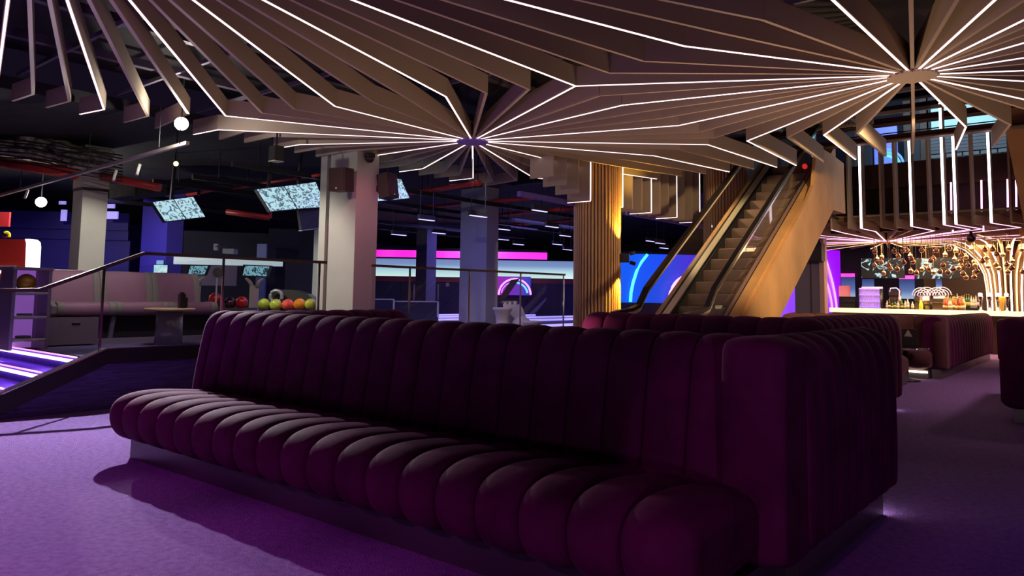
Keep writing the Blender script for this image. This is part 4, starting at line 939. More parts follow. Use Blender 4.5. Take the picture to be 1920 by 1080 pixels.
for k, (pts, mm) in enumerate((([(932, 566), (948, 560), (975, 522), (958, 525)], 'swoosh_black'), ([(975, 585), (1000, 560), (1024, 533), (1024, 545), (1002, 570), (985, 590)], 'swoosh_taupe'), ([(990, 590), (1006, 575), (1024, 558), (1024, 563), (1008, 582), (996, 594)], 'swoosh_grey'))):
    d = 26.2 - 0.05 * k; P_ = [PD(x, y, d) for x, y in pts]; nb = (P_[1] - P_[0]).cross(P_[2] - P_[0]).normalized() * 0.02
    mb = MB(); n = len(P_); mb.v = [tuple(p) for p in P_] + [tuple(p + nb) for p in P_]
    mb.f = [tuple(range(n)), tuple(range(n, 2 * n))[::-1]] + [(i, (i + 1) % n, n + (i + 1) % n, n + i) for i in range(n)]; mb.sm = [False] * len(mb.f)
    mb.build('band', mat(mm, {'swoosh_black': (0.02, 0.018, 0.02), 'swoosh_taupe': (0.10, 0.07, 0.07), 'swoosh_grey': (0.22, 0.2, 0.22)}[mm], 0.6), sw)
# blue LED wall with neon arcs
lw = thing('graphic_screen', 'big blue screen with cyan and pink arcs behind the escalator', 'screen', tuple(PD(1240, 565, 22)))
wallpiece('panel', lw, grad_mat('blue_led', [(0.0, (0.004, 0.12, 0.95)), (0.45, (0.01, 0.08, 0.95)), (0.75, (0.08, 0.03, 0.85)), (1.0, (0.2, 0.03, 0.8))], 0.95, 'X'), 1150, 1350, 475, 567, 22, 22.3, 0.1)
wallpiece('base', lw, mat('screen_base', (0.06, 0.03, 0.09), 0.5), 1150, 1350, 567, 625, 22, 22.3, 0.1, 0.0)
wallpiece('frame', lw, BLACK, 1149, 1351, 470, 475, 21.95, 22.25, 0.14)
arcp = [(1182, 566), (1183, 550), (1187, 530), (1194, 508), (1203, 491), (1214, 477)]
MB().tube([PD(x, y, 21.9) for x, y in arcp], 0.045, 6).build('cyan_arc', glow('neon_cyan', (0.05, 0.75, 1.0), 1.6), lw)
MB().tube([PD(1290 + 35 * math.cos(t), 566 - 48 * math.sin(t), 21.8) for t in lin(0.3, PI, 14)], 0.05, 6).build('pink_arc', glow('neon_pink3', (1.0, 0.45, 0.95), 2.0), lw)
MB().tube([PD(1298 + 28 * math.cos(t), 566 - 34 * math.sin(t), 21.9) for t in lin(0.3, PI, 12)], 0.02, 6).build('blue_arc', glow('neon_sky', (0.05, 0.5, 1.0), 1.8), lw)
# lanes
LANE = mat('lane_gloss', (0.05, 0.05, 0.16), 0.12, spec=0.8)
for k in range(7):
    x1 = -10.3 - 1.5 * k - (0.85 if k > 0 else 0)
    xa = x1 - 1.25
    y1 = (26.6 + 0.636 * xa) / 0.772 - 0.35; y0 = 9.3 if xa > -14.3 else 12.4
    if k == 0: y1 = 18.3
    if y1 - y0 < 1.5: break
    t = thing('bowling_lane', 'glossy dark bowling lane edged with violet light, %s' % ('nearest to the railing', 'second from the railing', 'third from the railing', 'fourth from the railing', 'fifth from the railing', 'sixth from the railing', 'farthest from the railing')[k], 'bowling lane', (x1 - .7, 16, 0.53))
    MB().box(xa, x1 - 0.18, y0, y1, 0.53, 0.555).build('lane_bed', LANE, t)
    MB().box(x1 - 0.18, x1 + 0.06, y0, y1, 0.53, 0.57).build('gutter', mat('gutter_blue', (0.06, 0.05, 0.2), 0.3), t)
    MB().box(x1 + 0.06, x1 + 0.12, y0, y1, 0.53, 0.585).build('edge_light', glow('lane_light', (0.42, 0.34, 1.0), 1.2), t)
# low white barriers and tables between the lanes
for k, (x0, x1, y0, y1, d, lab) in enumerate(((702, 739, 562, 590, 17.0, 'low dark lane barrier with white edge at left behind the glass'), (742, 822, 566, 592, 17.5, 'long low dark lane barrier with white edge behind the glass'))):
    t = thing('lane_barrier', lab, 'barrier', tuple(PD(x0, y1, d)))
    wallpiece('panel', t, mat('barrier_navy', (0.03, 0.03, 0.07), 0.4), x0, x1, y0, y1, d, d + .2, 0.06, 0.587)
    wallpiece('top_edge', t, mat('barrier_white', (0.6, 0.58, 0.6), 0.4), x0, x1, y0 - 2, y0, d - .02, d + .18, 0.1)
    wallpiece('end_post', t, mat('barrier_white', (0.6, 0.58, 0.6), 0.4), x1 - 3, x1, y0, y1 + 3, d + .15, d + .15, 0.08)
# pale play sculpture: flared pot, crowned back, low drum
c0 = PD(962, 612, 15.5); zb = 0.53
t = thing('play_sculpture', 'pale sculpted seat with flared pot, crowned back and low drum behind the glass', 'sculpture', (c0.x, c0.y, zb))
PALE = mat('pale_resin', (0.50, 0.44, 0.45), 0.6, noise=0.06, nscale=4)
a = PD(942, 600, 15.3); MB().lathe([(0.25, 0.0), (0.25, 0.06), (0.17, 0.08), (0.13, 0.14), (0.13, 0.24), (0.17, 0.37), (0.20, 0.41), (0.20, 0.45), (0.15, 0.45)], (a.x, a.y, zb), 20).build('flared_pot', PALE, t)
mb = MB(); out = []
for (px, py) in ((946, 606), (943, 570), (948, 566), (951, 572), (956, 565), (960, 572), (966, 564), (970, 572), (975, 569), (980, 578), (985, 590), (986, 606)): out.append(PD(px, py, 15.6))
n = len(out); dirn = Vector((-_hf.x, -_hf.y, 0)) * -0.25
mb.v = [tuple(p) for p in out] + [tuple(p + dirn) for p in out]; mb.f = [tuple(range(n)), tuple(range(n, 2 * n))[::-1]] + [(i, (i + 1) % n, n + (i + 1) % n, n + i) for i in range(n)]; mb.sm = [False] * len(mb.f)
mb.build('crowned_back', PALE, t)
a = PD(998, 606, 15.2); MB().lathe([(0.19, 0), (0.20, 0.05), (0.17, 0.12), (0.20, 0.15), (0.20, 0.19), (0.05, 0.2)], (a.x, a.y, zb), 18).build('low_drum', PALE, t)
a = PD(978, 604, 15.3); MB().sphere((a.x, a.y, zb + .12), 0.2, 14, 8, (1, 1, .8)).build('shoulder', PALE, t)

def cz(x, y): return 3.78 if (x < -10.95 or y > 13.4) else 4.3
# --- ceiling services
for k, (x, z) in enumerate(((-11.4, 3.35), (-12.7, 3.25), (-14.2, 3.3), (-15.9, 3.2), (-17.8, 3.25))):
    g = MB().bar((x, 6.5, z), (x, 24 if x > -13 else 20, z), 0.05, 0.09)
    for yy in (7, 11, 15, 19): g.bar((x, yy, z), (x, yy, 3.78), 0.015, 0.015)
    tag(g.build('lighting_rail', STEEL), 'long black lighting rail hung over the lanes, %s' % ('nearest', 'second', 'third', 'fourth', 'farthest')[k], 'rail')
for k, (px, py, d) in enumerate(((897, 405, 13), (1012, 395, 13.5), (800, 412, 15), (823, 437, 18), (748, 440, 17), (1035, 425, 16), (945, 430, 18), (944, 449, 20), (972, 458, 20), (1060, 442, 18), (1045, 458, 21), (1064, 468, 22), (1238, 456, 18), (1245, 465, 20), (1220, 452, 19))):
    a = PD(px, py, d); t = thing('linear_lamp', 'slim black ceiling lamp with a violet lit underside over the lanes', 'ceiling lamp', tuple(a), 'linear lamps over the lanes')
    MB().box(a.x - .035, a.x + .035, a.y - .22, a.y + .22, a.z, a.z + .09).build('housing', STEEL, t)
    MB().box(a.x - .025, a.x + .025, a.y - .21, a.y + .21, a.z - .012, a.z).build('diffuser', glow('lamp_violet', (0.45, 0.42, 1.0), 2.0), t)
    for s in (-.18, .18): MB().bar((a.x, a.y + s, a.z + .09), (a.x, a.y + s, cz(a.x, a.y)), 0.008, 0.008).build('wire', STEEL, t)
def pipe(x0, y0, x1, y1, z, r, lab):
    a, b = PZ(x0, y0, z), PZ(x1, y1, z); t = thing('sprinkler_pipe', lab, 'pipe', tuple(a))
    MB().tube([a, b], r, 10).build('pipe_run', REDPIPE, t)
    L = (b - a).length; d = (b - a).normalized(); k = 0.6
    while k < L:
        p = a + d * k
        MB().tube([p + Vector((0, 0, r)), (p.x, p.y, cz(p.x, p.y))], 0.01, 6).build('hanger', STEEL, t)
        MB().tube([p - d * .03, p + d * .03], r * 1.3, 10).build('collar', REDPIPE, t); k += 1.8
pipe(760, 363, 900, 343, 3.45, 0.05, 'red sprinkler pipe nearest the violet hub, above the lanes')
pipe(775, 390, 1000, 371, 3.45, 0.045, 'red sprinkler pipe second above the lanes')
pipe(930, 403, 1080, 390, 3.45, 0.05, 'red sprinkler pipe third above the lanes')
pipe(955, 422, 1080, 412, 3.45, 0.045, 'red sprinkler pipe farthest above the lanes')
pipe(1166, 398, 1230, 391, 3.4, 0.035, 'thin red pipe seen right of the fluted column')
pipe(435, 353, 598, 328, 3.35, 0.03, 'copper red pipe above the paired televisions')
pipe(352, 365, 412, 352, 3.4, 0.05, 'red pipe stub above the single television')
def tubepx(pts, r, nm, m, lab, cat):
    return tag(MB().tube(pts, r, 10).build(nm, m), lab, cat)
tubepx([PD(-40, 296, 13.5), PD(140, 326, 12.6)], 0.10, 'sprinkler_main', REDPIPE, 'thick red sprinkler main at far left', 'pipe')
tubepx([PD(190, 330, 13.2), PD(300, 352, 13.2)], 0.075, 'sprinkler_main', REDPIPE, 'thick red sprinkler main right of the grey pillar', 'pipe')
tubepx([PD(425, 397, 15), PD(505, 408, 15), PD(507, 409, 15), PD(507.5, 290, 15)], [0.06, 0.06, 0.03, 0.03], 'sprinkler_main', REDPIPE, 'dusky red pipe left of the paired televisions', 'pipe')
# sprayed insulation lumps
ins = MB(); rnd = random.Random(4)
for i in range(260):
    px = rnd.uniform(-15, 195); py = 262 + px * 0.20 + rnd.uniform(-14, 20)
    ins.sphere(PD(px, py, 12.5 + rnd.uniform(0, .6)), rnd.uniform(.05, .15), 7, 5, (1.7, 1.3, .6))
tag(ins.build('sprayed_insulation', mat('insulation', (0.30, 0.26, 0.20), 0.95, noise=0.7, nscale=9, bump=0.8, bscale=18)), 'lumpy grey sprayed insulation under the dark ceiling at far left', 'insulation', kind='stuff')
cb = MB()
for i in range(9):
    y = 250 + i * 6
    cb.tube([PD(-20, y + 2, 12), PD(60, y + 8 + rnd.uniform(-3, 3), 12), PD(140, y + 26 + rnd.uniform(-3, 3), 12), PD(230, y + 42, 12.4)], 0.012, 5)
tag(cb.build('ceiling_cables', BLACK), 'loose black cables bundled along the dark ceiling at far left', 'cables', kind='stuff')
dk = thing('air_duct', 'dark flat air duct under the ceiling between pillar and televisions', 'duct', tuple(PD(330, 350, 15)))
MB().panel(PD(205, 372, 15), PD(420, 345, 15), PD(420, 330, 15), PD(205, 345, 15), 0.5).build('casing', SOFFIT, dk)
for x in (250, 310, 370):
    MB().panel(PD(x, 367, 14.97), PD(x + 4, 366, 14.97), PD(x + 4, 337, 14.97), PD(x, 338, 14.97), 0.05).build('flange', STEEL, dk)

# --- track with spots
tk = thing('lighting_track', 'long pale lighting track slanting across the upper left with small spots', 'track', tuple(PZ(345, 267, 3.45)))
ta, tb = PY(352, 268, 4.75), PY(-60, 383, 4.55)
MB().bar(ta, tb, 0.05, 0.045).build('track_bar', mat('track_cream', (0.55, 0.52, 0.42), 0.5), tk)
for px, py in ((298, 276), (337, 270), (165, 322), (38, 352)):
    a = PY(px, py, 4.66); MB().bar(a, (a.x, a.y, 3.78), 0.01, 0.01).build('suspension_wire', STEEL, tk)
for px, py in ((262, 311), (52, 358), (218, 322)):
    a = PY(px, py, 4.64); MB().tube([a + Vector((0, 0, .02)), a + Vector((.04, -.05, -.14))], 0.022, 8).build('spot_head', mat('spot_white', (0.7, 0.7, 0.65), 0.4), tk)
def spot(px, py, Y, r, m, lab, aim):
    c = PY(px, py, Y); t = thing('track_spot', lab, 'spotlight', tuple(c)); d = (Vector(aim) - c).normalized()
    MB().tube([c - d * .16, c - d * .02], r * 1.05, 14).build('housing', mat('spot_white', (0.7, 0.7, 0.65), 0.4), t)
    MB().tube([c - d * .02, c + d * 0.0], r, 14).build('lens', m, t)
    MB().bar(c - d * .1, (c.x - d.x * .1, c.y - d.y * .1, cz(c.x, c.y)), 0.015, 0.015).build('stem', STEEL, t)
spot(340, 232, 4.73, 0.085, glow('spot_lens', (1.0, 0.97, 0.75), 25), 'blazing white spotlight beside the end of the ceiling fins', (-1, 0, 1.2))
spot(77, 379, 5.62, 0.10, glow('spot_lens', (1.0, 0.97, 0.75), 25), 'blazing white spotlight at far left below the pale track', (-1, 0, 1.2))
spot(330, 307, 5.5, 0.035, glow('spot_amber', (1.0, 0.62, 0.12), 14), 'small amber spotlight under the pale track', (0, 0, 1.2))
spot(145, 347, 5.55, 0.03, glow('spot_cream', (1.0, 0.9, 0.7), 8), 'tiny cream spotlight before the grey pillar', (0, 0, 1.2))
# small black downlight box near the fin ends
a = PD(518, 290, 11.2)
t = thing('box_downlight', 'dark square box lamp hanging left of the pillar top', 'lamp', tuple(a)); MB().box(a.x - .08, a.x + .08, a.y - .08, a.y + .08, a.z - .1, a.z + .13).build('housing', BLACK, t); MB().box(a.x - .083, a.x + .083, a.y - .083, a.y + .083, a.z - .11, a.z - .1).build('rim', mat('track_cream', (0.55, 0.52, 0.42), 0.5), t)
MB().bar((a.x, a.y, a.z + .13), (a.x, a.y, 3.78), 0.02, 0.02).build('stem', STEEL, t)

# --- televisions
def tv(lab, q, d0, d1, split, seed, cell=None):
    (ax, ay), (bx, by), (cx_, cy_), (dx, dy_) = q     # top-left, top-right, bottom-right, bottom-left in the photo
    tl, tr_, br_, bl_ = PD(ax, ay, d0), PD(bx, by, d1), PD(cx_, cy_, d1 + .12), PD(dx, dy_, d0 + .12)
    t = thing('television', lab, 'television', tuple((tl + br_) / 2))
    def lerp(a, b, s): return a + (b - a) * s
    n = (tr_ - tl).cross(bl_ - tl).normalized(); 
    if n.dot(tl - _O) > 0: n = -n
    MB().panel(bl_, br_, tr_, tl, 0.05).build('casing', BLACK, t)
    for s in range(split):
        e0 = s / split + 0.008; e1 = (s + 1) / split - 0.008
        p = [lerp(bl_, br_, e0), lerp(bl_, br_, e1), lerp(tl, tr_, e1), lerp(tl, tr_, e0)]
        c = sum(p, Vector()) / 4; p = [c + (v - c) * 0.97 + n * 0.012 for v in p]
        MB().panel(p[0], p[1], p[2], p[3], 0.008).build('display', screen_mat('tv_%d' % seed, (0.10, 0.16, 0.22), (0.50, 0.78, 0.88), 0.95, 7.0 + seed, 'comic', (1, 1, 1.6)), t)
    m_ = (tl + tr_) / 2
    MB().bar(m_ - n * .05, (m_.x, m_.y, 3.78), 0.05, 0.05).build('ceiling_mount', STEEL, t)
tv('single tilted television hung left of centre with a comic picture', ((285, 379), (362, 369), (385, 407), (309, 416)), 13.2, 14.2, 2, 1)
tv('left of the paired tilted televisions beside the pillar', ((480, 355), (532, 349), (557, 392), (506, 397)), 12.6, 13.2, 1, 2)
tv('right of the paired tilted televisions beside the pillar', ((532, 349), (592, 341), (612, 388), (557, 392)), 13.2, 13.8, 1, 3)
tv('television half hidden behind the right hand speaker', ((700, 328), (752, 336), (768, 372), (706, 378)), 13.4, 14.6, 1, 4)
a, b = PD(562, 434, 13.5), PD(602, 394, 13.9)
t = thing('monitor_back', 'black back of a hanging monitor left of the pillar', 'monitor', tuple(a)); MB().panel(PD(566, 433, 13.5), PD(600, 429, 13.9), PD(600, 391, 13.9), PD(560, 393, 13.5), 0.06).build('casing', mat('charcoal', (0.03, 0.03, 0.035), 0.5), t); MB().panel(PD(566, 433, 13.45), PD(598, 429, 13.85), PD(598, 427.5, 13.85), PD(566, 431.5, 13.45), 0.08).build('lower_edge', mat('pale_edge', (0.4, 0.4, 0.45), 0.4), t)

# --- speakers on the pillar
def cab(lab, cx_, cy_, d, wd, hg, dp, rz, tilt):
    c = d; t = thing('loudspeaker', lab, 'speaker', tuple(c))
    for nm, mm, (x0, x1, y0, y1, z0, z1) in (('cabinet', SPK, (-wd / 2, wd / 2, 0, dp, -hg / 2, hg / 2)), ('grille', mat('grille_brown', (0.05, 0.024, 0.022), 0.8, bump=0.3, bscale=300), (-wd / 2 + .015, wd / 2 - .015, -.012, 0, -hg / 2 + .03, hg / 2 - .015)), ('badge', mat('badge_white', (0.7, 0.7, 0.7), 0.4), (-.012, .012, -.016, -.012, -hg / 2 + .035, -hg / 2 + .06)), ('bracket', STEEL, (-.03, .03, dp, dp + .30, -.05, .05))):
        o = MB().box(x0, x1, y0, y1, z0, z1).build(nm, mm); o.parent = t
    t.rotation_euler = (tilt, 0, rz)
cab('square dark loudspeaker mounted on the pale face of the pillar', 631, 336, PY(631, 336, 7.42), 0.30, 0.38, 0.28, YAW - 0.35, 0.06)
cab('tall dark loudspeaker seen from the side right of the mauve pillar face', 737, 347, PX(737, 347, -9.52), 0.28, 0.42, 0.22, YAW + 1.1, -0.15)
a = PX(693, 297, -9.74)
t = thing('camera_dome', 'small dark dome camera at the top of the mauve pillar face', 'camera', tuple(a)); MB().sphere(a, 0.08, 14, 8).build('dome', mat('dome_black', (0.03, 0.015, 0.02), 0.15), t); MB().lathe([(0.09, 0), (0.09, 0.06)], (a.x, a.y, a.z + .02), 14).build('collar', BLACK, t)

# ================================================================== platform furniture
PF = 0.53
def banq(label, y0, y1, nmod, xs=-10.35):
    t = thing('banquette', label, 'bench', (xs - .3, (y0 + y1) / 2, PF))
    seat = chaikin([(xs - .62, PF + .36), (xs + .02, PF + .36), (xs + .08, PF + .42), (xs + .07, PF + .52), (xs - .02, PF + .56), (xs - .62, PF + .52)], 2)
    back = chaikin([(xs - .42, PF + .45), (xs - .48, PF + .80), (xs - .55, PF + .96), (xs - .66, PF + .97), (xs - .72, PF + .86), (xs - .72, PF + .1), (xs - .5, PF + .1)], 2)
    es_ = lin(y0, y1, nmod)
    for a_, b_ in zip(es_[:-1], es_[1:]):
        channel(seat, a_ + .004, b_ - .004, ALY, 0.03).build('seat_cushion', MAUVE, t)
        channel(back, a_ + .004, b_ - .004, ALY, 0.03).build('back_cushion', MAUVE, t)
        for e, s in ((a_, 1), (b_, -1)):
            channel([(p + .006, q) for p, q in back], *(sorted((e, e + s * .09))), ALY, 0.012).build('piping_band', OLIVE, t)
            channel([(p + .006, q + .004) for p, q in seat], *(sorted((e, e + s * .09))), ALY, 0.012).build('piping_band', OLIVE, t)
    MB().box(xs - .62, xs - .12, y0 + .02, y1 - .02, PF + .06, PF + .36).build('base', mat('bench_base_black', (0.02, 0.018, 0.025), 0.5), t)
    MB().box(xs - .62, xs + .0, y0 + .02, y1 - .02, PF, PF + .07).build('kick_rail', GREYP, t)
    for a_ in es_: MB().bar((xs - .1, a_ if a_ > y0 else a_ + .03, PF + .07), (xs - .02, a_ if a_ > y0 else a_ + .03, PF + .37), 0.05, 0.05).build('leg', GREYP, t)
    return t
t = banq('mauve padded banquette with olive seams behind the glass balustrade', 3.62, 5.75, 3)
MB().prism([(-10.98, PF), (-10.28, PF), (-10.22, PF + .34), (-10.98, PF + .36)], 3.50, 3.62, ALY).build('end_panel', GREYP, t)
MB().prism(chaikin([(-11.05, PF), (-10.30, PF + .36), (-10.27, PF + .54), (-10.76, PF + .60), (-10.86, PF + .96), (-11.04, PF + .98)], 1), 3.56, 3.64, ALY).build('end_cap', OLIVE, t)
banq('mauve banquette end cut by the left edge beyond the ball rack', 1.9, 2.95, 2, -11.2)
# locker front at the banquette end
MB().box(-10.30, -10.24, 3.42, 4.1, PF + .02, PF + .36).build('locker_front', mat('locker_plum', (0.13, 0.10, 0.13), 0.5), t)
MB().box(-10.24, -10.23, 3.78, 3.88, PF + .27, PF + .29).build('locker_handle', CHROME, t)

# ball rack
rk = thing('ball_rack', 'narrow open grey ball rack at the head of the steps', 'rack', (-9.95, 3.2, PF))
RX0, RX1, RY0, RY1 = -10.35, -9.92, 3.03, 3.40
RZ = PF + .93
for y in (RY0, RY1): MB().box(RX0, RX1, y - .018, y + .018, PF, RZ).build('side_panel', GREYP, rk)
MB().box(RX0, RX1 + .02, RY0 - .03, RY1 + .03, RZ, RZ + .03).build('top', GREYP, rk)
MB().box(RX0 - .02, RX0, RY0, RY1, PF, RZ).build('back_panel', mat('rack_back', (0.018, 0.014, 0.028), 0.6), rk)
for z in (PF + .10, PF + .36, PF + .64): MB().prism(chaikin([(RX0, z), (RX1, z - .01), (RX1 + .015, z + .01), (RX1, z + .035), (RX0, z + .02)], 1), RY0 + .018, RY1 - .018, ALY).build('shelf', mat('rack_shelf', (0.30, 0.27, 0.30), 0.4), rk)
def ball(c, m, lab, group=None, r=0.108):
    t = thing('bowling_ball', lab, 'bowling ball', tuple(c), group)
    MB().sphere(c, r, 20, 14).build('shell', m, t)
    up_ = (Vector((c[0], c[1], c[2])) - _O).normalized() * -1
    s = up_.cross(Vector((0, 0, 1))).normalized(); v = s.cross(up_)
    h = Vector((-.3, .4, .85)).normalized(); hx = h.cross(Vector((0, 1, 0))).normalized(); hy = hx.cross(h)
    for (i, j) in ((0, 0), (.03, .012), (.03, -.012)):
        d = (h + hx * (i / r) + hy * (j / r)).normalized()
        MB().tube([Vector(c) + d * (r - .004), Vector(c) + d * (r + .0012)], 0.0095, 10).build('finger_hole', BLACK, t)
def ballmat(n, c): return mat(n, c, 0.1, noise=0.45, nscale=9, spec=0.7, coat=0.6)
ball((-10.12, 3.21, PF + .64 + .03 + .108), ballmat('ball_amber', (0.65, 0.42, 0.03)), 'yellow orange bowling ball in the grey rack')
for z in (PF + .135, PF + .395):
    MB().tube([(-10.1 + .07 * math.cos(q), 3.21 + .07 * math.sin(q), z + .01) for q in lin(0, 2 * PI, 16)[:-1]], 0.014, 6, closed=True).build('ball_cradle', mat('cradle', (0.45, 0.42, 0.40), 0.4), rk)
# round table on the platform with menu holder
TX, TY = -9.75, 4.78
tb_ = thing('round_table', 'small round table with wood top and grey drum base on the platform', 'table', (TX, TY, PF))
MB().lathe([(0.30, 0), (0.31, 0.01), (0.31, 0.03), (0.30, 0.035)], (TX, TY, 0.975), 32).build('table_top', mat('birch_top', (0.55, 0.42, 0.2), 0.35), tb_)
MB().lathe([(0.17, 0), (0.16, 0.44)], (TX, TY, PF), 28).build('drum_base', mat('drum_grey', (0.33, 0.31, 0.36), 0.35, 0.3), tb_)
t = thing('menu_holder', 'black menu holder standing on the round table', 'menu holder', (TX + .1, TY + .1, 1.01))
MB().box(TX + .10, TX + .17, TY + .05, TY + .12, 1.01, 1.20).build('block', mat('holder_black', (0.02, 0.016, 0.015), 0.35), t); MB().box(TX + .115, TX + .155, TY + .065, TY + .105, 1.20, 1.22).build('cap', STEEL, t); MB().box(TX + .0, TX + .07, TY + .10, TY + .20, 1.01, 1.15).build('card_box', mat('holder_black', (0.02, 0.016, 0.015), 0.35), t)

# ball return with balls
BRm = mat('ball_return_dark', (0.05, 0.05, 0.045), 0.35, coat=0.3)
c = PD(545, 585, 13.2)
br_ = thing('ball_return', 'dark ball return with hooded lift behind the coloured balls', 'ball return', (c.x, c.y, PF))
l_, r_ = PD(488, 582, 13.2), PD(596, 582, 13.2)
ax = (r_ - l_); ax.z = 0; axn = ax.normalized(); dep = Vector((-axn.y, axn.x, 0))
def brp(s, t_, z): q = l_ + axn * s + dep * t_; return Vector((q.x, q.y, z))
zt = PD(545, 582, 13.2).z - 0.06
MB().quadbox([brp(0, -.22, PF), brp(ax.length, -.22, PF), brp(ax.length, .22, PF), brp(0, .22, PF), brp(0, -.22, zt), brp(ax.length, -.22, zt), brp(ax.length, .22, zt), brp(0, .22, zt)]).build('body', BRm, br_)
for t_ in (-.13, .13): MB().bar(brp(0, t_, zt + .02), brp(ax.length, t_, zt + .02), 0.05, 0.05).build('rail', STEEL, br_)
# hood: arched shell
hp = [(510, 570), (508, 553), (514, 545), (530, 543), (555, 544), (575, 551), (590, 562), (594, 572)]
mb = MB(); o_ = [PD(x, y, 13.7) for x, y in hp]; n = len(o_)
mb.v = [tuple(p) for p in o_] + [tuple(p + dep * .35) for p in o_]; mb.f = [tuple(range(n)), tuple(range(n, 2 * n))[::-1]] + [(i, (i + 1) % n, n + (i + 1) % n, n + i) for i in range(n)]; mb.sm = [False] * len(mb.f)
mb.build('hood', BRm, br_)
MB().tube([PD(518 + 11 * math.cos(q), 556 + 11 * math.sin(q), 13.6) for q in lin(0, 2 * PI, 18)[:-1]], 0.035, 8, closed=True).build('lift_ring', mat('ring_grey', (0.35, 0.36, 0.34), 0.3, 0.4), br_)
for px, py, nm, col, lab in ((495, 571, 'ball_lime', (0.35, 0.45, 0.04), 'leftmost lime green ball on the ball return'), (517, 572, 'ball_lime2', (0.45, 0.50, 0.06), 'pale lime ball second on the ball return'), (540, 572, 'ball_coral', (0.85, 0.10, 0.06), 'coral red ball with a violet spot on the ball return'), (562, 571, 'ball_orange', (0.9, 0.25, 0.02), 'orange ball on the ball return'), (583, 571, 'ball_olive', (0.40, 0.42, 0.05), 'olive green ball beside the pillar')):
    ball(PD(px, py, 13.2), ballmat(nm, col), lab)
for px, py, nm, col, lab in ((453, 567, 'ball_red', (0.75, 0.02, 0.02), 'bright red ball left of the console stand'), (431, 568, 'ball_smoke', (0.05, 0.02, 0.03), 'dark smoky ball left of the bright red ball'), (403, 560, 'ball_red', (0.75, 0.02, 0.02), 'red ball mostly hidden behind the menu holder')):
    ball(PD(px, py, 13.4), ballmat(nm, col), lab)
b_ = thing('ball_return', 'second ball return carrying the red and smoky balls', 'ball return', tuple(PD(430, 585, 13.4)))
MB().panel(PD(392, 640, 13.2), PD(468, 640, 13.2), PD(468, 577.5, 13.2), PD(392, 577.5, 13.2), 0.4).build('body', BRm, b_)
# touch consoles
def console(lab, q, d, post):
    tl, tr_, br2, bl2 = [PD(x, y, d) for x, y in q]
    t = thing('touch_console', lab, 'console', (bl2.x, bl2.y, PF))
    MB().panel(bl2, br2, tr_, tl, 0.05).build('casing', BLACK, t)
    cc = (tl + tr_ + br2 + bl2) / 4; s = [cc + (v - cc) * .84 - _hf * .012 for v in (bl2, br2, tr_, tl)]
    MB().panel(*s, 0.006).build('display', screen_mat('console_scr', (0.01, 0.03, 0.05), (0.20, 0.42, 0.5), 0.9, 16, 'comic'), t)
    if post:
        PC = mat('console_cream', (0.62, 0.56, 0.42), 0.45); px = (q[2][0] + q[3][0]) / 2; y0 = q[2][1]
        top = PD(px, y0, d + .08); k = d / 1400.0
        for sgn in (-1, 1): MB().tube([PD(px + sgn * 16, y0 + 1, d + .05), PD(px + sgn * 9, y0 + 8, d + .06), PD(px + sgn * 4, y0 + 18, d + .08)], [0.022, 0.03, 0.04], 8).build('yoke_arm', PC, t)
        e = PD(px, y0 + 16, d + .08); MB().bar((e.x, e.y, PF), e, 14 * k, 0.09).build('post', PC, t)
console('cream pedestal touch console in front of the pillar', ((456, 496), (510, 498), (503, 520), (451, 518)), 13.8, True)
console('tilted touch console half hidden behind the banquette', ((354, 497), (394, 497), (386, 516), (350, 516)), 13.6, True)
for k, (x0, x1, y0, y1, lab) in enumerate(((288, 313, 497, 511, 'glowing white tablet standing behind the banquette'), (293, 306, 488, 496, 'small blue lit box above the glowing tablet'))):
    t = thing('tablet', lab, 'tablet', tuple(PD(x0, y1, 15))); td = 15 + .25 * k; wallpiece('casing', t, BLACK, x0 - .5, x1 + .5, y0 - .5, y1 + 8, td, td, .04, 0.53); wallpiece('display', t, screen_mat('tablet_scr', (0.25, 0.7, 0.8), (0.85, 1, 1), 0.9, 9, 'soft') if k == 0 else glow('tablet_blue', (0.1, 0.35, 0.75), 0.8), x0, x1, y0, y1, td - .03, td - .03, .01)
# back wall bits above the consoles
t = thing('wall_shelf_light', 'long pale lit ledge above the consoles', 'ledge', tuple(PD(430, 489, 17)))
wallpiece('ledge', t, glow('ledge_pale', (0.55, 0.72, 0.72), 0.55), 325, 530, 481, 495, 17, 17.6, .1)
t = thing('wall_board', 'mauve square board on the dark wall behind the banquette', 'board', tuple(PD(406, 530, 17.2))); wallpiece('board', t, mat('board_mauve', (0.26, 0.2, 0.26), 0.6), 368, 443, 497, 535, 17.1, 17.3, .05)
t = thing('wall_board', 'pale board against the pillar behind the balls', 'board', tuple(PD(590, 530, 14.5))); wallpiece('board', t, mat('board_mint', (0.42, 0.47, 0.44), 0.6), 583, 600, 430, 600, 14.2, 14.2, .08)
t = thing('dark_partition', 'dark partition wall behind the hanging monitor', 'partition', tuple(PD(480, 500, 18.2)))
wallpiece('partition', t, mat('partition_black', (0.02, 0.018, 0.03), 0.7), 326, 496, 432, 620, 18.3, 18.9, .15)
wallpiece('partition', t, mat('partition_navy', (0.015, 0.013, 0.035), 0.7), 496, 612, 428, 620, 18.6, 19.0, .15)
wallpiece('partition', t, mat('partition_grey', (0.055, 0.055, 0.05), 0.7), 531, 585, 492, 620, 16.6, 16.8, .1)
wallpiece('post', t, mat('partition_blue', (0.25, 0.27, 0.5), 0.6), 476, 494, 457, 600, 18.2, 18.2, .1)
t = thing('projector', 'small white projector on a bracket above the pale ledge', 'projector', tuple(PD(428, 468, 16.5)))
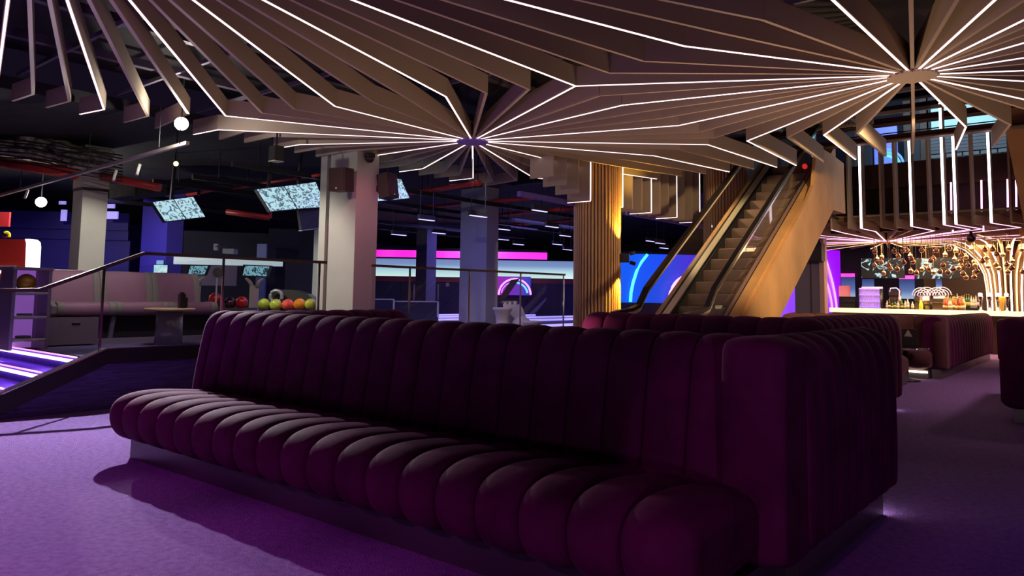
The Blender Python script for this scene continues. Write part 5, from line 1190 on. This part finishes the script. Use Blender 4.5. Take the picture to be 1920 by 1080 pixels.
wallpiece('body', t, mat('proj_white', (0.45, 0.45, 0.48), 0.4), 417, 438, 466, 475, 16.4, 16.4, .25); wallpiece('arm', t, STEEL, 404, 430, 461, 463, 16.5, 16.5, .03); wallpiece('end_block', t, mat('proj_white', (0.45, 0.45, 0.48), 0.4), 400, 407, 457, 469, 16.5, 16.5, .1)
t = thing('round_sign_stand', 'round dark sign on a thin white post beside the consoles', 'sign', tuple(PD(408, 555, 12.6)))
c = PD(408, 511, 12.6); o = MB(); o.tube([c, c + _hf * .02], 0.085, 24); o.build('disc', mat('sign_grey', (0.09, 0.075, 0.085), 0.6), t); e = PD(407, 517, 12.62); MB().bar((e.x, e.y, PF), e, .02, .02).build('post', mat('post_white', (0.5, 0.5, 0.55), 0.4), t)
# red arcade machine at the left edge
t = thing('arcade_machine', 'red machine with glowing white rim at the left edge', 'machine', tuple(PD(20, 505, 14.5)))
d = 14.5
def apx(pts, m, nm, d, th=0.25):
    o_ = [PD(x, y, d) for x, y in pts]; n = len(o_); mb = MB(); mb.v = [tuple(p) for p in o_] + [tuple(p + _hf * th) for p in o_]
    mb.f = [tuple(range(n)), tuple(range(n, 2 * n))[::-1]] + [(i, (i + 1) % n, n + (i + 1) % n, n + i) for i in range(n)]; mb.sm = [False] * len(mb.f); return mb.build(nm, m, t)
apx([(-60, 447), (46, 449), (49, 455), (46, 530), (-60, 530)], mat('red_machine', (0.38, 0.025, 0.025), 0.4, emit=(1, .05, .03), es=0.05), 'red_panel', d)
apx([(47, 448), (55, 448), (61, 453), (62, 462), (58, 530), (46, 530), (49, 456)], glow('white_rim', (0.9, 1.0, 1.0), 1.6), 'glowing_rim', d - .03)
apx([(-60, 505), (26, 508), (26, 513), (-60, 511)], glow('white_rim', (0.9, 1.0, 1.0), 1.6), 'glowing_ledge', d - .06, .1)
apx([(-60, 497), (29, 498), (29, 500), (-60, 499)], mat('pale_edge', (0.4, 0.4, 0.45), 0.4), 'trim_line', d - .05, .03)
t = thing('wall_sign', 'plain red square sign high at the left edge', 'sign', tuple(PD(5, 410, 15))); wallpiece('board', t, mat('red_sign_board', (0.5, 0.03, 0.03), 0.5, emit=(1, .04, .03), es=0.1), -40, 16, 397, 424, 15, 15, .05)
t = thing('yellow_cap_lamp', 'yellow rounded ornament on top of the red machine', 'ornament', tuple(PD(12, 440, 14.6)))
MB().sphere(PD(10, 440, 14.6), 0.09, 14, 8, (1.2, .6, .7)).build('body', mat('ornament_black', (0.03, 0.03, 0.03), 0.3), t); MB().tube([PD(12 + 6 * math.cos(q), 441 - 6 * math.sin(q), 14.5) for q in lin(-.6, 2.2, 8)], 0.022, 6).build('band', mat('ornament_yellow', (0.9, 0.75, 0.02), 0.4, emit=(1, .85, 0), es=0.4), t)
# purple back wall with ledge lines behind the machine
t = thing('panelled_wall', 'indigo panelled wall between red machine and grey pillar', 'wall unit', tuple(PD(90, 470, 19)))
for k, (y0, y1) in enumerate(((392, 425), (426, 444), (445, 520))): wallpiece('wall_panel', t, mat('indigo_dark', (0.06, 0.045, 0.30), 0.5, noise=0.1, nscale=1), -60, 240, y0, y1, 19 + .1 * k, 19.6 + .1 * k, .1)
for k, (x0, x1, y0, y1) in enumerate(((110, 122, 377, 383), (113, 123, 393, 414), (186, 214, 382, 390), (186, 220, 396, 410))):
    t = thing('lit_ceiling_slot', 'lilac lit slot above the indigo wall near the grey pillar', 'light', tuple(PD(x0, y0, 18.5)), 'lilac slots near the grey pillar'); wallpiece('panel', t, glow('slot_lilac', (0.25, 0.2, 0.85), 0.8), x0, x1, y0, y1, 18.4, 18.4, .05)
